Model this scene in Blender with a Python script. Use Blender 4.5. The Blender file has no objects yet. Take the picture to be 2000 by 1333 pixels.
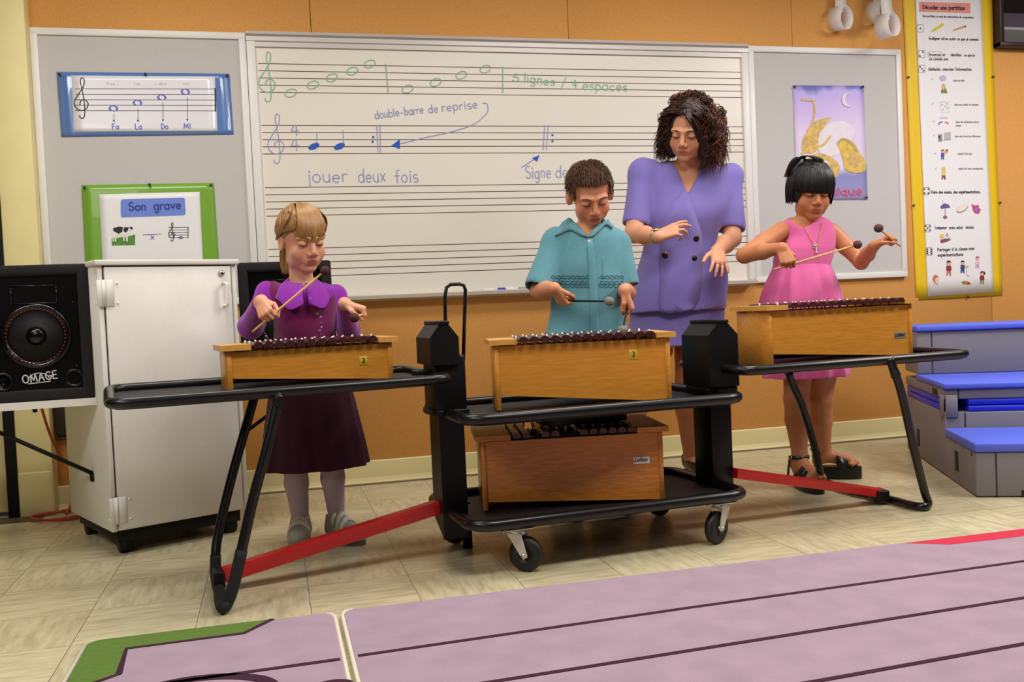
import bpy, bmesh, math, random
import numpy as np
from mathutils import Vector, Matrix, Euler
R = math.radians
C = bpy.context.scene.collection
# ------------------------------------------------------------------ camera model (2000 x 1333 photograph)
FPX, YAW, PITCH, ROLL, CAMH = 1860.0, 0.246869, 0.0355707, 0.0450309, 0.84
_fw = np.array([math.sin(YAW)*math.cos(PITCH), math.cos(YAW)*math.cos(PITCH), -math.sin(PITCH)])
_r0 = np.array([math.cos(YAW), -math.sin(YAW), 0.0]); _u0 = np.cross(_r0, _fw)
CR = math.cos(ROLL)*_r0 - math.sin(ROLL)*_u0
CU = math.sin(ROLL)*_r0 + math.cos(ROLL)*_u0
def ray(px, py): return _fw + (px-1000)/FPX*CR - (py-666.5)/FPX*CU
def yp(px, py, Y):
    d = ray(px, py); p = d*(Y/d[1]); return Vector((p[0], p[1], p[2]+CAMH))
def fl(px, py, z=0.0):
    d = ray(px, py); p = d*((z-CAMH)/d[2]); return Vector((p[0], p[1], z))
# ------------------------------------------------------------------ materials
def s2l(c):
    return tuple(((v/255)/12.92 if v/255 <= .04045 else ((v/255+.055)/1.055)**2.4) for v in c)
MATS = {}
def mat(name, rgb, rough=.6, metal=0, noise=0, nscale=40, bump=0, bscale=200, spec=.5, sheen=0, trans=0, stretch=None, sss=0, coat=0):
    if name in MATS: return MATS[name]
    m = bpy.data.materials.new(name); m.use_nodes = True
    nt = m.node_tree; b = nt.nodes['Principled BSDF']
    c = (*s2l(rgb), 1)
    b.inputs['Base Color'].default_value = c
    b.inputs['Roughness'].default_value = rough
    b.inputs['Metallic'].default_value = metal
    b.inputs['Specular IOR Level'].default_value = spec
    if sheen: b.inputs['Sheen Weight'].default_value = sheen
    if coat: b.inputs['Coat Weight'].default_value = coat
    if trans: b.inputs['Transmission Weight'].default_value = trans
    if sss:
        b.inputs['Subsurface Weight'].default_value = sss
        b.inputs['Subsurface Radius'].default_value = (.012, .005, .003)
        b.inputs['Subsurface Scale'].default_value = 1
    tc = nt.nodes.new('ShaderNodeTexCoord'); mp = nt.nodes.new('ShaderNodeMapping')
    nt.links.new(tc.outputs['Object'], mp.inputs['Vector'])
    if stretch: mp.inputs['Scale'].default_value = stretch
    if noise:
        n = nt.nodes.new('ShaderNodeTexNoise'); n.inputs['Scale'].default_value = nscale; n.inputs['Detail'].default_value = 5
        nt.links.new(mp.outputs['Vector'], n.inputs['Vector'])
        cr = nt.nodes.new('ShaderNodeValToRGB')
        cr.color_ramp.elements[0].position = .3; cr.color_ramp.elements[1].position = .7
        cr.color_ramp.elements[0].color = (*[v*(1-noise) for v in c[:3]], 1)
        cr.color_ramp.elements[1].color = (*[min(1, v*(1+noise)) for v in c[:3]], 1)
        nt.links.new(n.outputs['Fac'], cr.inputs['Fac']); nt.links.new(cr.outputs['Color'], b.inputs['Base Color'])
    if bump:
        n2 = nt.nodes.new('ShaderNodeTexNoise'); n2.inputs['Scale'].default_value = bscale; n2.inputs['Detail'].default_value = 4
        nt.links.new(mp.outputs['Vector'], n2.inputs['Vector'])
        bp = nt.nodes.new('ShaderNodeBump'); bp.inputs['Strength'].default_value = bump; bp.inputs['Distance'].default_value = .003
        nt.links.new(n2.outputs['Fac'], bp.inputs['Height']); nt.links.new(bp.outputs['Normal'], b.inputs['Normal'])
    MATS[name] = m; return m
def attr_mat(name, attr='tint', rough=.5, noise=.0, nscale=60, sss=0, spec=.4, bump=0, bscale=300):
    if name in MATS: return MATS[name]
    m = mat(name, (128, 128, 128), rough=rough, sss=sss, spec=spec, bump=bump, bscale=bscale)
    nt = m.node_tree; b = nt.nodes['Principled BSDF']
    a = nt.nodes.new('ShaderNodeAttribute'); a.attribute_name = attr
    nt.links.new(a.outputs['Color'], b.inputs['Base Color'])
    return m
# ------------------------------------------------------------------ mesh builder
class MB:
    def __init__(s): s.bm = bmesh.new(); s.mi = 0; s.smooth = set()
    def _add(s, vs, fs, smooth=False, mi=None):
        v = [s.bm.verts.new(p) for p in vs]; out = []
        for f in fs:
            try:
                q = s.bm.faces.new([v[i] for i in f])
            except ValueError: continue
            q.material_index = s.mi if mi is None else mi; q.smooth = smooth; out.append(q)
        return v, out
    def box(s, c, size, rot=None, bev=0, seg=2, mi=None):
        """box centred at c; rot = 3x3 / 4x4 matrix or z angle"""
        b = bmesh.new(); bmesh.ops.create_cube(b, size=1)
        for v in b.verts: v.co = Vector((v.co.x*size[0], v.co.y*size[1], v.co.z*size[2]))
        if bev: bmesh.ops.bevel(b, geom=list(b.edges), offset=bev, segments=seg, affect='EDGES', profile=.5)
        M = Matrix.Identity(3)
        if rot is not None: M = Matrix.Rotation(rot, 3, 'Z') if isinstance(rot, (int, float)) else rot.to_3x3()
        c = Vector(c)
        b.verts.index_update()
        s._add([M@v.co+c for v in b.verts], [[v.index for v in f.verts] for f in b.faces], bool(bev), mi); b.free(); return s
    def prism(s, pts, axis, mi=None, smooth=False):
        """closed polygon pts (3D) extruded along vector axis"""
        n = len(pts); a = Vector(axis); P = [Vector(p) for p in pts]
        s._add(P+[p+a for p in P], [list(range(n))[::-1], list(range(n, 2*n))]+[[i, (i+1) % n, n+(i+1) % n, n+i] for i in range(n)], smooth, mi); return s
    def tube(s, pts, r, n=10, closed=False, caps=True, mi=None, smooth=True):
        P = [Vector(p) for p in pts]; k = len(P)
        rr = r if isinstance(r, (list, tuple, np.ndarray)) else [r]*k
        T = []
        for i in range(k):
            if closed: t = P[(i+1) % k]-P[i-1]
            else: t = P[min(i+1, k-1)]-P[max(i-1, 0)]
            T.append(t.normalized() if t.length > 1e-9 else Vector((0, 0, 1)))
        up = Vector((0, 0, 1)) if abs(T[0].z) < .9 else Vector((1, 0, 0))
        N = (up-T[0]*up.dot(T[0])).normalized(); vs = []
        for i in range(k):
            N = (N-T[i]*N.dot(T[i])); N = N.normalized() if N.length > 1e-6 else T[i].orthogonal().normalized()
            B = T[i].cross(N)
            for j in range(n):
                a = 2*math.pi*j/n; vs.append(P[i]+(N*math.cos(a)+B*math.sin(a))*rr[i])
        fs = []
        for i in range(k if closed else k-1):
            for j in range(n):
                a = i*n; b = ((i+1) % k)*n
                fs.append([a+j, a+(j+1) % n, b+(j+1) % n, b+j])
        if caps and not closed: fs += [list(range(n))[::-1], [(k-1)*n+j for j in range(n)]]
        s._add(vs, fs, smooth, mi); return s
    def lathe(s, prof, c=(0, 0, 0), axis=(0, 0, 1), n=24, mi=None, smooth=True):
        """profile [(r,h)] around axis through c"""
        ax = Vector(axis).normalized(); q = ax.to_track_quat('Z', 'Y').to_matrix(); c = Vector(c); vs = []; k = len(prof)
        for r, h in prof:
            for j in range(n):
                a = 2*math.pi*j/n; vs.append(c+q@Vector((r*math.cos(a), r*math.sin(a), h)))
        fs = [[i*n+j, i*n+(j+1) % n, (i+1)*n+(j+1) % n, (i+1)*n+j] for i in range(k-1) for j in range(n)]
        if prof[0][0] > 1e-6: fs.append(list(range(n))[::-1])
        if prof[-1][0] > 1e-6: fs.append([(k-1)*n+j for j in range(n)])
        s._add(vs, fs, smooth, mi); return s
    def ball(s, c, r, sub=2, scale=(1, 1, 1), rot=None, mi=None):
        b = bmesh.new(); bmesh.ops.create_icosphere(b, subdivisions=sub, radius=r); c = Vector(c)
        M = rot.to_3x3() if rot is not None else Matrix.Identity(3)
        b.verts.index_update()
        s._add([M@Vector((v.co.x*scale[0], v.co.y*scale[1], v.co.z*scale[2]))+c for v in b.verts], [[v.index for v in f.verts] for f in b.faces], True, mi); b.free(); return s
    def raw(s, vs, fs, smooth=True, mi=None): s._add(vs, fs, smooth, mi); return s
    def build(s, name, mats, parent=None, weld=True, loc=None):
        if weld: bmesh.ops.remove_doubles(s.bm, verts=list(s.bm.verts), dist=1e-6)
        bmesh.ops.recalc_face_normals(s.bm, faces=list(s.bm.faces))
        me = bpy.data.meshes.new(name); s.bm.to_mesh(me); s.bm.free()
        if not isinstance(mats, (list, tuple)): mats = [mats]
        for m in mats: me.materials.append(m)
        return link(name, me, parent)
def link(name, me, parent=None):
    o = bpy.data.objects.new(name, me); C.objects.link(o)
    if parent is not None:
        o.parent = parent
        # geometry is written in world coordinates: undo the parent's transform
        o.matrix_parent_inverse = world(parent).inverted()
    return o
def world(o):
    m = Matrix.LocRotScale(o.location, o.rotation_euler, o.scale)
    if o.parent is not None: m = world(o.parent)@o.matrix_parent_inverse@m
    return m
def thing(name, label, cat, loc=(0, 0, 0), rz=0, group=None):
    o = bpy.data.objects.new(name, None); C.objects.link(o); o.location = loc; o.rotation_euler = (0, 0, rz)
    o.empty_display_size = .1; o['label'] = label; o['category'] = cat
    if group: o['group'] = group
    return o
def tag(o, label, cat, group=None):
    o['label'] = label; o['category'] = cat
    if group: o['group'] = group
    return o
def struct(o): o['kind'] = 'structure'; return o
def arc(cx, cy, rx, ry, a0, a1, n=12):
    return [(cx+rx*math.cos(R(a0+(a1-a0)*i/n)), cy+ry*math.sin(R(a0+(a1-a0)*i/n))) for i in range(n+1)]
def cr(pts, n=6):
    """Catmull-Rom through points of any dimension; a repeated point makes a corner"""
    P = [np.array(p, float) for p in pts]
    if len(P) < 3: return [tuple(p) for p in P]
    out = []
    for i in range(len(P)-1):
        p1, p2 = P[i], P[i+1]
        if np.allclose(p1, p2): continue
        p0 = P[i-1] if i > 0 else 2*p1-p2
        p3 = P[i+2] if i+2 < len(P) else 2*p2-p1
        for k in range(n):
            t = k/n
            out.append(tuple(.5*((2*p1)+(-p0+p2)*t+(2*p0-5*p1+4*p2-p3)*t*t+(-p0+3*p1-3*p2+p3)*t**3)))
    out.append(tuple(P[-1])); return out
# ------------------------------------------------------------------ single-stroke lettering
A = arc
def dot(x, y): return A(x, y, .05, .05, 0, 360, 6)
GL = {
' ': (.6, []),
'a': (1.0, [A(.42, .5, .4, .5, 30, 390), [(.82, 1), (.82, 0)]]),
'b': (1.0, [[(.08, 1.7), (.08, 0)], A(.46, .5, .38, .5, 180, -180)]),
'c': (.9, [A(.46, .5, .42, .5, 45, 315)]),
'd': (1.0, [A(.42, .5, .4, .5, 0, 360), [(.84, 1.7), (.84, 0)]]),
'e': (.95, [[(.06, .52), (.84, .52), (.84, .52)]+A(.45, .5, .4, .5, 5, 315)]),
'f': (.7, [A(.5, 1.35, .25, .35, 60, 180)+[(.25, 0)], [(0, .95), (.6, .95)]]),
'g': (1.0, [A(.42, .5, .4, .5, 30, 390), [(.82, 1), (.82, -.3)]+A(.46, -.3, .36, .3, 0, -150)]),
'h': (.95, [[(.08, 1.7), (.08, 0)], [(.08, .6)]+A(.44, .6, .34, .4, 150, 0)+[(.78, 0)]]),
'i': (.35, [[(.14, 1), (.14, 0)], dot(.14, 1.4)]),
'j': (.45, [[(.3, 1), (.3, -.3)]+A(.05, -.3, .25, .3, 0, -130), dot(.3, 1.4)]),
'k': (.85, [[(.08, 1.7), (.08, 0)], [(.7, 1), (.08, .45)], [(.25, .6), (.75, 0)]]),
'l': (.35, [[(.14, 1.7), (.14, 0)]]),
'm': (1.4, [[(.08, 1), (.08, 0)], [(.08, .6)]+A(.36, .65, .27, .35, 150, 0)+[(.63, 0)], [(.63, .6)]+A(.9, .65, .27, .35, 150, 0)+[(1.17, 0)]]),
'n': (.95, [[(.08, 1), (.08, 0)], [(.08, .6)]+A(.43, .6, .34, .4, 150, 0)+[(.77, 0)]]),
'o': (1.0, [A(.46, .5, .42, .5, 90, 450)]),
'p': (1.0, [[(.08, 1), (.08, -.65)], A(.46, .5, .38, .5, 180, -180)]),
'q': (1.0, [A(.42, .5, .4, .5, 0, 360), [(.84, 1), (.84, -.65)]]),
'r': (.7, [[(.08, 1), (.08, 0)], [(.08, .55)]+A(.42, .6, .34, .4, 150, 50)]),
's': (.8, [A(.4, .75, .32, .25, 40, 250, 8)+A(.38, .25, .34, .25, 80, -140, 8)]),
't': (.7, [[(.3, 1.5), (.3, .2)]+A(.5, .2, .2, .2, 180, 300), [(0, 1), (.62, 1)]]),
'u': (.95, [[(.08, 1), (.08, .4)]+A(.42, .4, .34, .4, 180, 360), [(.78, 1), (.78, 0)]]),
'v': (.85, [[(.04, 1), (.4, 0), (.4, 0), (.78, 1)]]),
'w': (1.2, [[(.04, 1), (.3, 0), (.3, 0), (.56, .85), (.56, .85), (.84, 0), (.84, 0), (1.1, 1)]]),
'x': (.85, [[(.06, 1), (.74, 0)], [(.74, 1), (.06, 0)]]),
'y': (.85, [[(.06, 1), (.42, .05)], [(.8, 1), (.25, -.62)]]),
'z': (.85, [[(.06, 1), (.74, 1), (.74, 1), (.06, 0), (.06, 0), (.76, 0)]]),
'S': (1.1, [A(.52, 1.25, .42, .42, 45, 255, 10)+A(.5, .42, .45, .42, 80, -150, 10)]),
'F': (1.0, [[(.1, 1.65), (.1, 0)], [(.1, 1.65), (.85, 1.65)], [(.1, .85), (.7, .85)]]),
'L': (.95, [[(.1, 1.65), (.1, 0), (.1, 0), (.8, 0)]]),
'D': (1.2, [[(.1, 1.65), (.1, 0), (.1, 0), (.3, 0)]+A(.3, .82, .75, .82, -80, 80)+[(.1, 1.65)]]),
'M': (1.5, [[(.08, 0), (.2, 1.65), (.2, 1.65), (.7, .2), (.7, .2), (1.18, 1.65), (1.18, 1.65), (1.32, 0)]]),
'E': (1.0, [[(.85, 1.65), (.1, 1.65), (.1, 1.65), (.1, 0), (.1, 0), (.88, 0)], [(.1, .85), (.75, .85)]]),
'R': (1.1, [[(.1, 1.65), (.1, 0)], [(.1, 1.65)]+A(.45, 1.23, .45, .42, 90, -90)+[(.1, .8)], [(.4, .8), (.95, 0)]]),
'P': (1.05, [[(.1, 1.65), (.1, 0)], [(.1, 1.65)]+A(.45, 1.2, .45, .45, 90, -90)+[(.1, .72)]]),
'C': (1.2, [A(.68, .82, .6, .82, 50, 310)]),
'O': (1.4, [A(.65, .82, .6, .82, 90, 450)]),
'A': (1.25, [[(.05, 0), (.58, 1.65), (.58, 1.65), (1.1, 0)], [(.25, .6), (.92, .6)]]),
'G': (1.3, [A(.68, .82, .6, .82, 50, 350)+[(1.25, .75), (1.25, .75), (.75, .75)]]),
'U': (1.2, [[(.1, 1.65), (.1, .5)]+A(.55, .5, .45, .5, 180, 360)+[(1.0, 1.65)]]),
'4': (1.0, [[(.45, 1.65), (.08, .7), (.08, .7), (.85, .7)], [(.65, 1.5), (.6, -.05)]]),
'5': (1.0, [[(.8, 1.65), (.25, 1.65), (.25, 1.65), (.15, .95)]+A(.4, .5, .42, .5, 110, -140)]),
'.': (.4, [dot(.15, .05)]), ',': (.4, [[(.2, .1), (.08, -.25)]]), '/': (.9, [[(.1, -.2), (.75, 1.7)]]),
'-': (.7, [[(.1, .5), (.55, .5)]]), "'": (.3, [[(.15, 1.7), (.1, 1.35)]]), '(': (.5, [A(.5, .6, .35, 1.1, 120, 240)]), ')': (.5, [A(.0, .6, .35, 1.1, 60, -60)]),
}
GL['é'] = (GL['e'][0], GL['e'][1]+[[(.4, 1.2), (.65, 1.5)]]); GL['è'] = (GL['e'][0], GL['e'][1]+[[(.5, 1.2), (.25, 1.5)]])
GL['à'] = (GL['a'][0], GL['a'][1]+[[(.5, 1.2), (.25, 1.5)]]); GL['ê'] = (GL['e'][0], GL['e'][1]+[[(.25, 1.2), (.45, 1.45), (.45, 1.45), (.65, 1.2)]])
def strokes(text, jit=0, seed=1):
    rnd = random.Random(seed); x = 0; out = []
    for ch in text:
        adv, st = GL[ch]; dy = rnd.uniform(-jit, jit); sc = 1+rnd.uniform(-jit, jit)
        for s in st: out.append([(x+p[0]*sc, p[1]*sc+dy) for p in s])
        x += adv+.18
    return out, x
INK = [0]
def ribbon(mb, pts, w, to3, mi=None):
    """flat ink line of width w along 2-D points; to3 maps (u,v) to the surface"""
    P = [np.array(p) for p in pts]; k = len(P); L = []; Rr = []
    # overlapping strokes of one pen lie on top of each other, never in the same plane
    o_ = to3(0, 0); nn = (to3(1, 0)-o_).cross(to3(0, 1)-o_).normalized(); INK[0] = (INK[0]+1) % 5
    for i in range(k):
        t = P[min(i+1, k-1)]-P[max(i-1, 0)]; n = np.hypot(*t)
        if n < 1e-9: continue
        t = t/n; q = np.array([-t[1], t[0]])*w/2; e = P[i].copy()
        if i == 0: e = e-t*w*.4
        if i == k-1: e = e+t*w*.4
        h_ = nn*(INK[0]*.00008+.00007*i/k); L.append(to3(*(e+q))+h_); Rr.append(to3(*(e-q))+h_)
    m = len(L)
    if m > 1: mb.raw(L+Rr, [[i, i+1, m+i+1, m+i] for i in range(m-1)], False, mi)
def poly(mb, pts, to3, mi=None):
    mb.raw([to3(*p) for p in pts], [list(range(len(pts)))], False, mi)
def text(mb, s, p0, p1, xh, w, to3, mi=None, jit=0, seed=1):
    """write s with its base line from p0 to p1 (surface units), x-height xh"""
    st, W = strokes(s, jit, seed); p0 = np.array(p0, float); p1 = np.array(p1, float)
    d = (p1-p0)/max(W-.18, .1); n = np.array([-(p1-p0)[1], (p1-p0)[0]])/np.hypot(*(p1-p0))*xh
    for a in st: ribbon(mb, [tuple(p0+d*q[0]+n*q[1]) for q in cr(a, 3)], w, to3, mi)
CLEF = [(-.35, 1.0), (-.2, 1.6), (.45, 1.85), (.95, 1.2), (.6, .3), (-.3, 0), (-1.1, .6), (-1.2, 1.6), (-.4, 2.9), (.35, 4.1), (.55, 5.2), (.2, 5.6), (-.05, 4.9), (.2, 3), (.35, 1), (.3, -.7), (0, -1.3), (-.45, -1.2), (-.5, -.85)]
# ================================================================== the setting
YW = 4.73
M_orange = mat('tack wall', (220, 158, 84), .85, noise=.16, nscale=260, bump=.12, bscale=500)
M_cream = mat('cream paint', (236, 222, 160), .5, noise=.03, nscale=8)
M_base = mat('cream cove base', (226, 214, 160), .45)
M_white = mat('white aluminium', (232, 230, 226), .38)
M_alu = mat('grey aluminium', (176, 172, 168), .35, metal=.4)
M_black = mat('black powder coat', (9, 8, 10), .42, spec=.3, bump=.15, bscale=700)
M_blackmatt = mat('black matt', (9, 8, 9), .6, spec=.3)
M_dark = mat('dark brown', (30, 18, 15), .5)
M_ceil = mat('ceiling tile', (188, 184, 176), .9)

def floor_mat():
    m = bpy.data.materials.new('vinyl tile'); m.use_nodes = True; nt = m.node_tree; b = nt.nodes['Principled BSDF']
    L = nt.links.new; N = nt.nodes.new
    tc = N('ShaderNodeTexCoord'); mp = N('ShaderNodeMapping'); mp.inputs['Location'].default_value = (-.069, -.2, 0); L(tc.outputs['Object'], mp.inputs['Vector'])
    br = N('ShaderNodeTexBrick'); br.offset = 0; br.squash = 1
    for k, v in (('Scale', 1), ('Mortar Size', .0011), ('Mortar Smooth', .3), ('Brick Width', .3127), ('Row Height', .3127), ('Bias', 0)): br.inputs[k].default_value = v
    br.inputs['Color1'].default_value = (.0, .0, .0, 1); br.inputs['Color2'].default_value = (1, 1, 1, 1); br.inputs['Mortar'].default_value = (.5, .5, .5, 1)
    L(mp.outputs['Vector'], br.inputs['Vector'])
    # checker decides the streak direction of each tile
    ck = N('ShaderNodeTexChecker'); ck.inputs['Scale'].default_value = 1/.3127; L(mp.outputs['Vector'], ck.inputs['Vector'])
    def streak(sc):
        q = N('ShaderNodeMapping'); q.inputs['Scale'].default_value = sc; L(tc.outputs['Object'], q.inputs['Vector'])
        n = N('ShaderNodeTexNoise'); n.inputs['Scale'].default_value = 7; n.inputs['Detail'].default_value = 6; n.inputs['Roughness'].default_value = .65; L(q.outputs['Vector'], n.inputs['Vector']); return n.outputs['Fac']
    mx = N('ShaderNodeMix'); L(ck.outputs['Fac'], mx.inputs['Factor']); L(streak((1, 6, 1)), mx.inputs['A']); L(streak((6, 1, 1)), mx.inputs['B'])
    ramp = N('ShaderNodeValToRGB'); e = ramp.color_ramp.elements
    e[0].position = .3; e[0].color = (*s2l((176, 164, 128)), 1); e[1].position = .68; e[1].color = (*s2l((218, 208, 176)), 1)
    e.new(.5).color = (*s2l((203, 192, 156)), 1)
    L(mx.outputs['Result'], ramp.inputs['Fac'])
    # small tone change from tile to tile
    tv = N('ShaderNodeMix'); tv.data_type = 'RGBA'; tv.blend_type = 'MULTIPLY'; tv.inputs['Factor'].default_value = .10; L(ramp.outputs['Color'], tv.inputs['A']); L(br.outputs['Color'], tv.inputs['B'])
    gap = N('ShaderNodeMix'); gap.data_type = 'RGBA'; L(br.outputs['Fac'], gap.inputs['Factor']); L(tv.outputs['Result'], gap.inputs['A']); gap.inputs['B'].default_value = (*s2l((96, 84, 62)), 1)
    L(gap.outputs['Result'], b.inputs['Base Color']); b.inputs['Roughness'].default_value = .27; b.inputs['Specular IOR Level'].default_value = .45
    n = N('ShaderNodeTexNoise'); n.inputs['Scale'].default_value = 9; L(tc.outputs['Object'], n.inputs['Vector'])
    rr = N('ShaderNodeMapRange'); rr.inputs['To Min'].default_value = .22; rr.inputs['To Max'].default_value = .42; L(n.outputs['Fac'], rr.inputs['Value']); L(rr.outputs['Result'], b.inputs['Roughness'])
    return m
M_floor = floor_mat()
b = MB(); b.box((1.5, .75, -.05), (13, 8.2, .1)); struct(b.build('floor', M_floor))
b = MB(); b.box((1.5, .75, 2.85), (13, 8.2, .1)); struct(b.build('ceiling', M_ceil))
# orange tackable wall, made of panels with open joints
b = MB()
seams = [-1.0, .262, 1.566, 2.855, 4.104, 5.4, 6.7, 8.0]
for a, c in zip(seams[:-1], seams[1:]): b.box(((a+c)/2, YW+.012, 1.45), (c-a-.003, .024, 2.7), bev=.0015, seg=1)
b.box((3.5, YW+.05, 1.4), (9.0, .05, 2.8), mi=1)
struct(b.build('wall_back', [M_orange, M_dark]))
# painted pilaster, dark jamb and cream door at the left edge
b = MB(); b.box((-1.055, YW-.03, 1.4), (.145, .13, 2.8), bev=.004); b.box((-1.058, YW-.075, .1), (.139, .05, .2), bev=.006)
struct(b.build('trim_1', M_cream))
b = MB(); b.box((-1.15, YW-.03, 1.4), (.044, .15, 2.8), bev=.003); struct(b.build('trim_2', M_blackmatt))
b = MB(); b.box((-1.66, YW-.01, 1.06), (.97, .045, 2.08), bev=.003)
d = struct(b.build('door_1', M_cream))
b = MB(); b.box((-2.3, YW+.0, 1.4), (.3, .1, 2.8)); b.box((-1.66, YW, 2.46), (.98, .1, .7)); struct(b.build('wall_left', M_cream))
b = MB(); b.box((-1.75, 4.585, .002), (1.45, .13, .004)); struct(b.build('trim_3', mat('threshold', (92, 74, 56), .5, noise=.2, nscale=30)))
def baseboard(x0, x1, nm):
    b = MB(); prof = [(0, 0), (-.028, 0), (-.027, .006), (-.014, .014), (-.009, .03), (-.009, .108), (-.006, .113), (0, .113)]
    b.prism([(x0, YW+p[0], p[1]) for p in prof], (x1-x0, 0, 0)); return struct(b.build(nm, M_base))
baseboard(-.983, 8, 'baseboard_back')
b = MB(); b.box((3.5, YW-.034, .003), (9, .03, .006)); struct(b.build('trim_4', mat('floor edge strip', (120, 104, 84), .5)))

# ================================================================== boards on the wall
YB = YW-.015                                     # face of the boards
def onwall(Y): return lambda u, v: Vector((u, Y, v))
def wp(px, py, Y=YB):
    p = yp(px, py, Y); return (p.x, p.z)
Z0, Z1 = .912, 2.193
M_fabric = mat('grey tack fabric', (200, 196, 194), .95, noise=.10, nscale=420, bump=.25, bscale=900)
def bulletin(x0, x1, label):
    t = thing('bulletin_board', label, 'bulletin board', ((x0+x1)/2, YW, Z0))
    b = MB(); b.box(((x0+x1)/2, YW-.008, (Z0+Z1)/2), (x1-x0-.03, .016, Z1-Z0-.03)); b.build('fabric_panel', M_fabric, t)
    b = MB(); w = .032
    for z in (Z0+w/2, Z1-w/2): b.box(((x0+x1)/2, YW-.013, z), (x1-x0, .028, w), bev=.003)
    for x in (x0+w/2, x1-w/2): b.box((x, YW-.013, (Z0+Z1)/2), (w, .0275, Z1-Z0-.002), bev=.003)
    b.build('frame', M_white, t); return t
bulletin(-.982, -.046, 'grey fabric bulletin board with the blue and green posters')
bulletin(2.572, 3.522, 'grey fabric bulletin board right of the whiteboard, behind the girl in pink')
M_wb = mat('whiteboard enamel', (233, 227, 215), .3, spec=.5, noise=.01, nscale=3)
M_ink = mat('dark red-brown stave ink', (92, 52, 56), .5); M_green = mat('green marker', (134, 186, 154), .6); M_blue = mat('blue marker', (148, 154, 202), .6); M_bluef = mat('solid blue marker', (30, 84, 190), .6)
X0, X1 = -.044, 2.570
t = thing('whiteboard', 'large whiteboard with printed staves and green and blue marker notation', 'whiteboard', (1.26, YW, Z0))
b = MB(); b.box(((X0+X1)/2, YW-.0075, (Z0+Z1)/2), (X1-X0-.02, .015, Z1-Z0-.02)); b.build('writing_surface', M_wb, t)
for x in (X0+.02, X1-.02): b = MB(); b.box((x, YW-.014, (Z0+Z1)/2), (.040, .03, Z1-Z0-.04), bev=.003); b.build('side_frame', M_white, t)
b = MB(); b.prism([(X0, YW-p[0], p[1]) for p in [(0, Z1+.008), (.03, Z1+.008), (.034, Z1-.006), (.02, Z1-.012), (.034, Z1-.018), (.034, Z1-.038), (.026, Z1-.042), (.026, Z1-.064), (0, Z1-.064)]], (X1-X0, 0, 0)); b.build('top_rail', [mat('rail', (205, 198, 194), .35, metal=.15)], t)
b = MB(); b.prism([(X0+.02, YW-p[0], p[1]) for p in [(0, Z0+.03), (.016, Z0+.03), (.02, Z0+.012), (.07, Z0+.008), (.078, Z0+.018), (.082, Z0+.014), (.078, Z0-.002), (.02, Z0-.004), (0, Z0-.012)]], (X1-X0-.04, 0, 0)); b.build('marker_tray', mat('tray', (206, 198, 184), .4, metal=.1), t)
on = onwall(YW-.0158)
SV = []
for top in (124, 245, 367, 488):
    z = wp(505, top, YW-.0158)[1]; SV.append(z); b = MB()
    for k in range(5): ribbon(b, [(X0+.052, z-k*.0339), (X1-.042, z-k*.0339)], .0034, on)
    b.build('stave_lines', M_ink, t)
# marker writing -------------------------------------------------
on2 = onwall(YW-.0166)
def W(px, py): return np.array(wp(px, py, YW-.0166))
def pxl(pts, n=5): return cr([tuple(W(*p)) for p in pts], n)
def clefpts(x, zbot, sp, n=6): return cr([(x+u*sp, zbot+v*sp) for u, v in CLEF], n)
def ink(name, m, *fs):
    g = MB()
    for f in fs: f(g)
    g.build(name, m, t)
c0 = W(520, 175); ink('green_clef', M_green, lambda g: ribbon(g, clefpts(c0[0]+.01, SV[0]-4*.0339, .0339), .0050, on2))
for px, py in ((568, 182), (611, 166), (648, 152), (688, 139), (722, 125), (796, 174), (851, 161), (901, 147), (948, 135)):
    c = W(px, py); ink('green_note', M_green, lambda g: ribbon(g, [(c[0]+.027*math.cos(a)+.004*math.sin(a), c[1]+.019*math.sin(a)+.004*math.cos(a)) for a in np.linspace(0, 2*math.pi, 20)], .0046, on2))
for a_, c_ in (((753, 125), (758, 180)), ((982, 131), (982, 181))): ink('green_bar_line', M_green, lambda g: ribbon(g, [tuple(W(*a_)), tuple(W(*c_))], .0050, on2))
ink('green_writing', M_green, lambda g: text(g, '5', W(1000, 158), W(1016, 160), .022, .0052, on2), lambda g: text(g, 'lignes', W(1023, 160), W(1084, 168), .026, .0048, on2, jit=.05))
ink('green_writing', M_green, lambda g: text(g, '/', W(1094, 172), W(1108, 173), .034, .0048, on2))
ink('green_writing', M_green, lambda g: text(g, '4', W(1118, 174), W(1129, 174), .028, .0048, on2))
ink('green_writing', M_green, lambda g: text(g, 'espaces', W(1138, 175), W(1226, 178), .028, .0048, on2, jit=.05))
c0 = W(541, 285); ink('blue_clef', M_blue, lambda g: ribbon(g, clefpts(c0[0], SV[1]-4*.0339, .0339), .0042, on2))
ink('time_signature', M_blue, lambda g: text(g, '4', W(568, 265), W(587, 264), .030, .0046, on2), lambda g: text(g, '4', W(568, 294), W(587, 293), .030, .0046, on2))
for a_, c_ in (((619, 258), (619, 284)), ((670, 255), (671, 284))): ink('note_stem', M_blue, lambda g: ribbon(g, [tuple(W(*a_)), tuple(W(*c_))], .0042, on2))
for prs in ((((736, 245), (738, 297)), ((742, 245), (743, 297))), (((1064, 245), (1061, 293)), ((1071, 245), (1067, 293)))): ink('blue_double_bar', M_blue, *[(lambda q: (lambda g: ribbon(g, [tuple(W(*q[0])), tuple(W(*q[1]))], .0042, on2)))(q) for q in prs])
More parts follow.
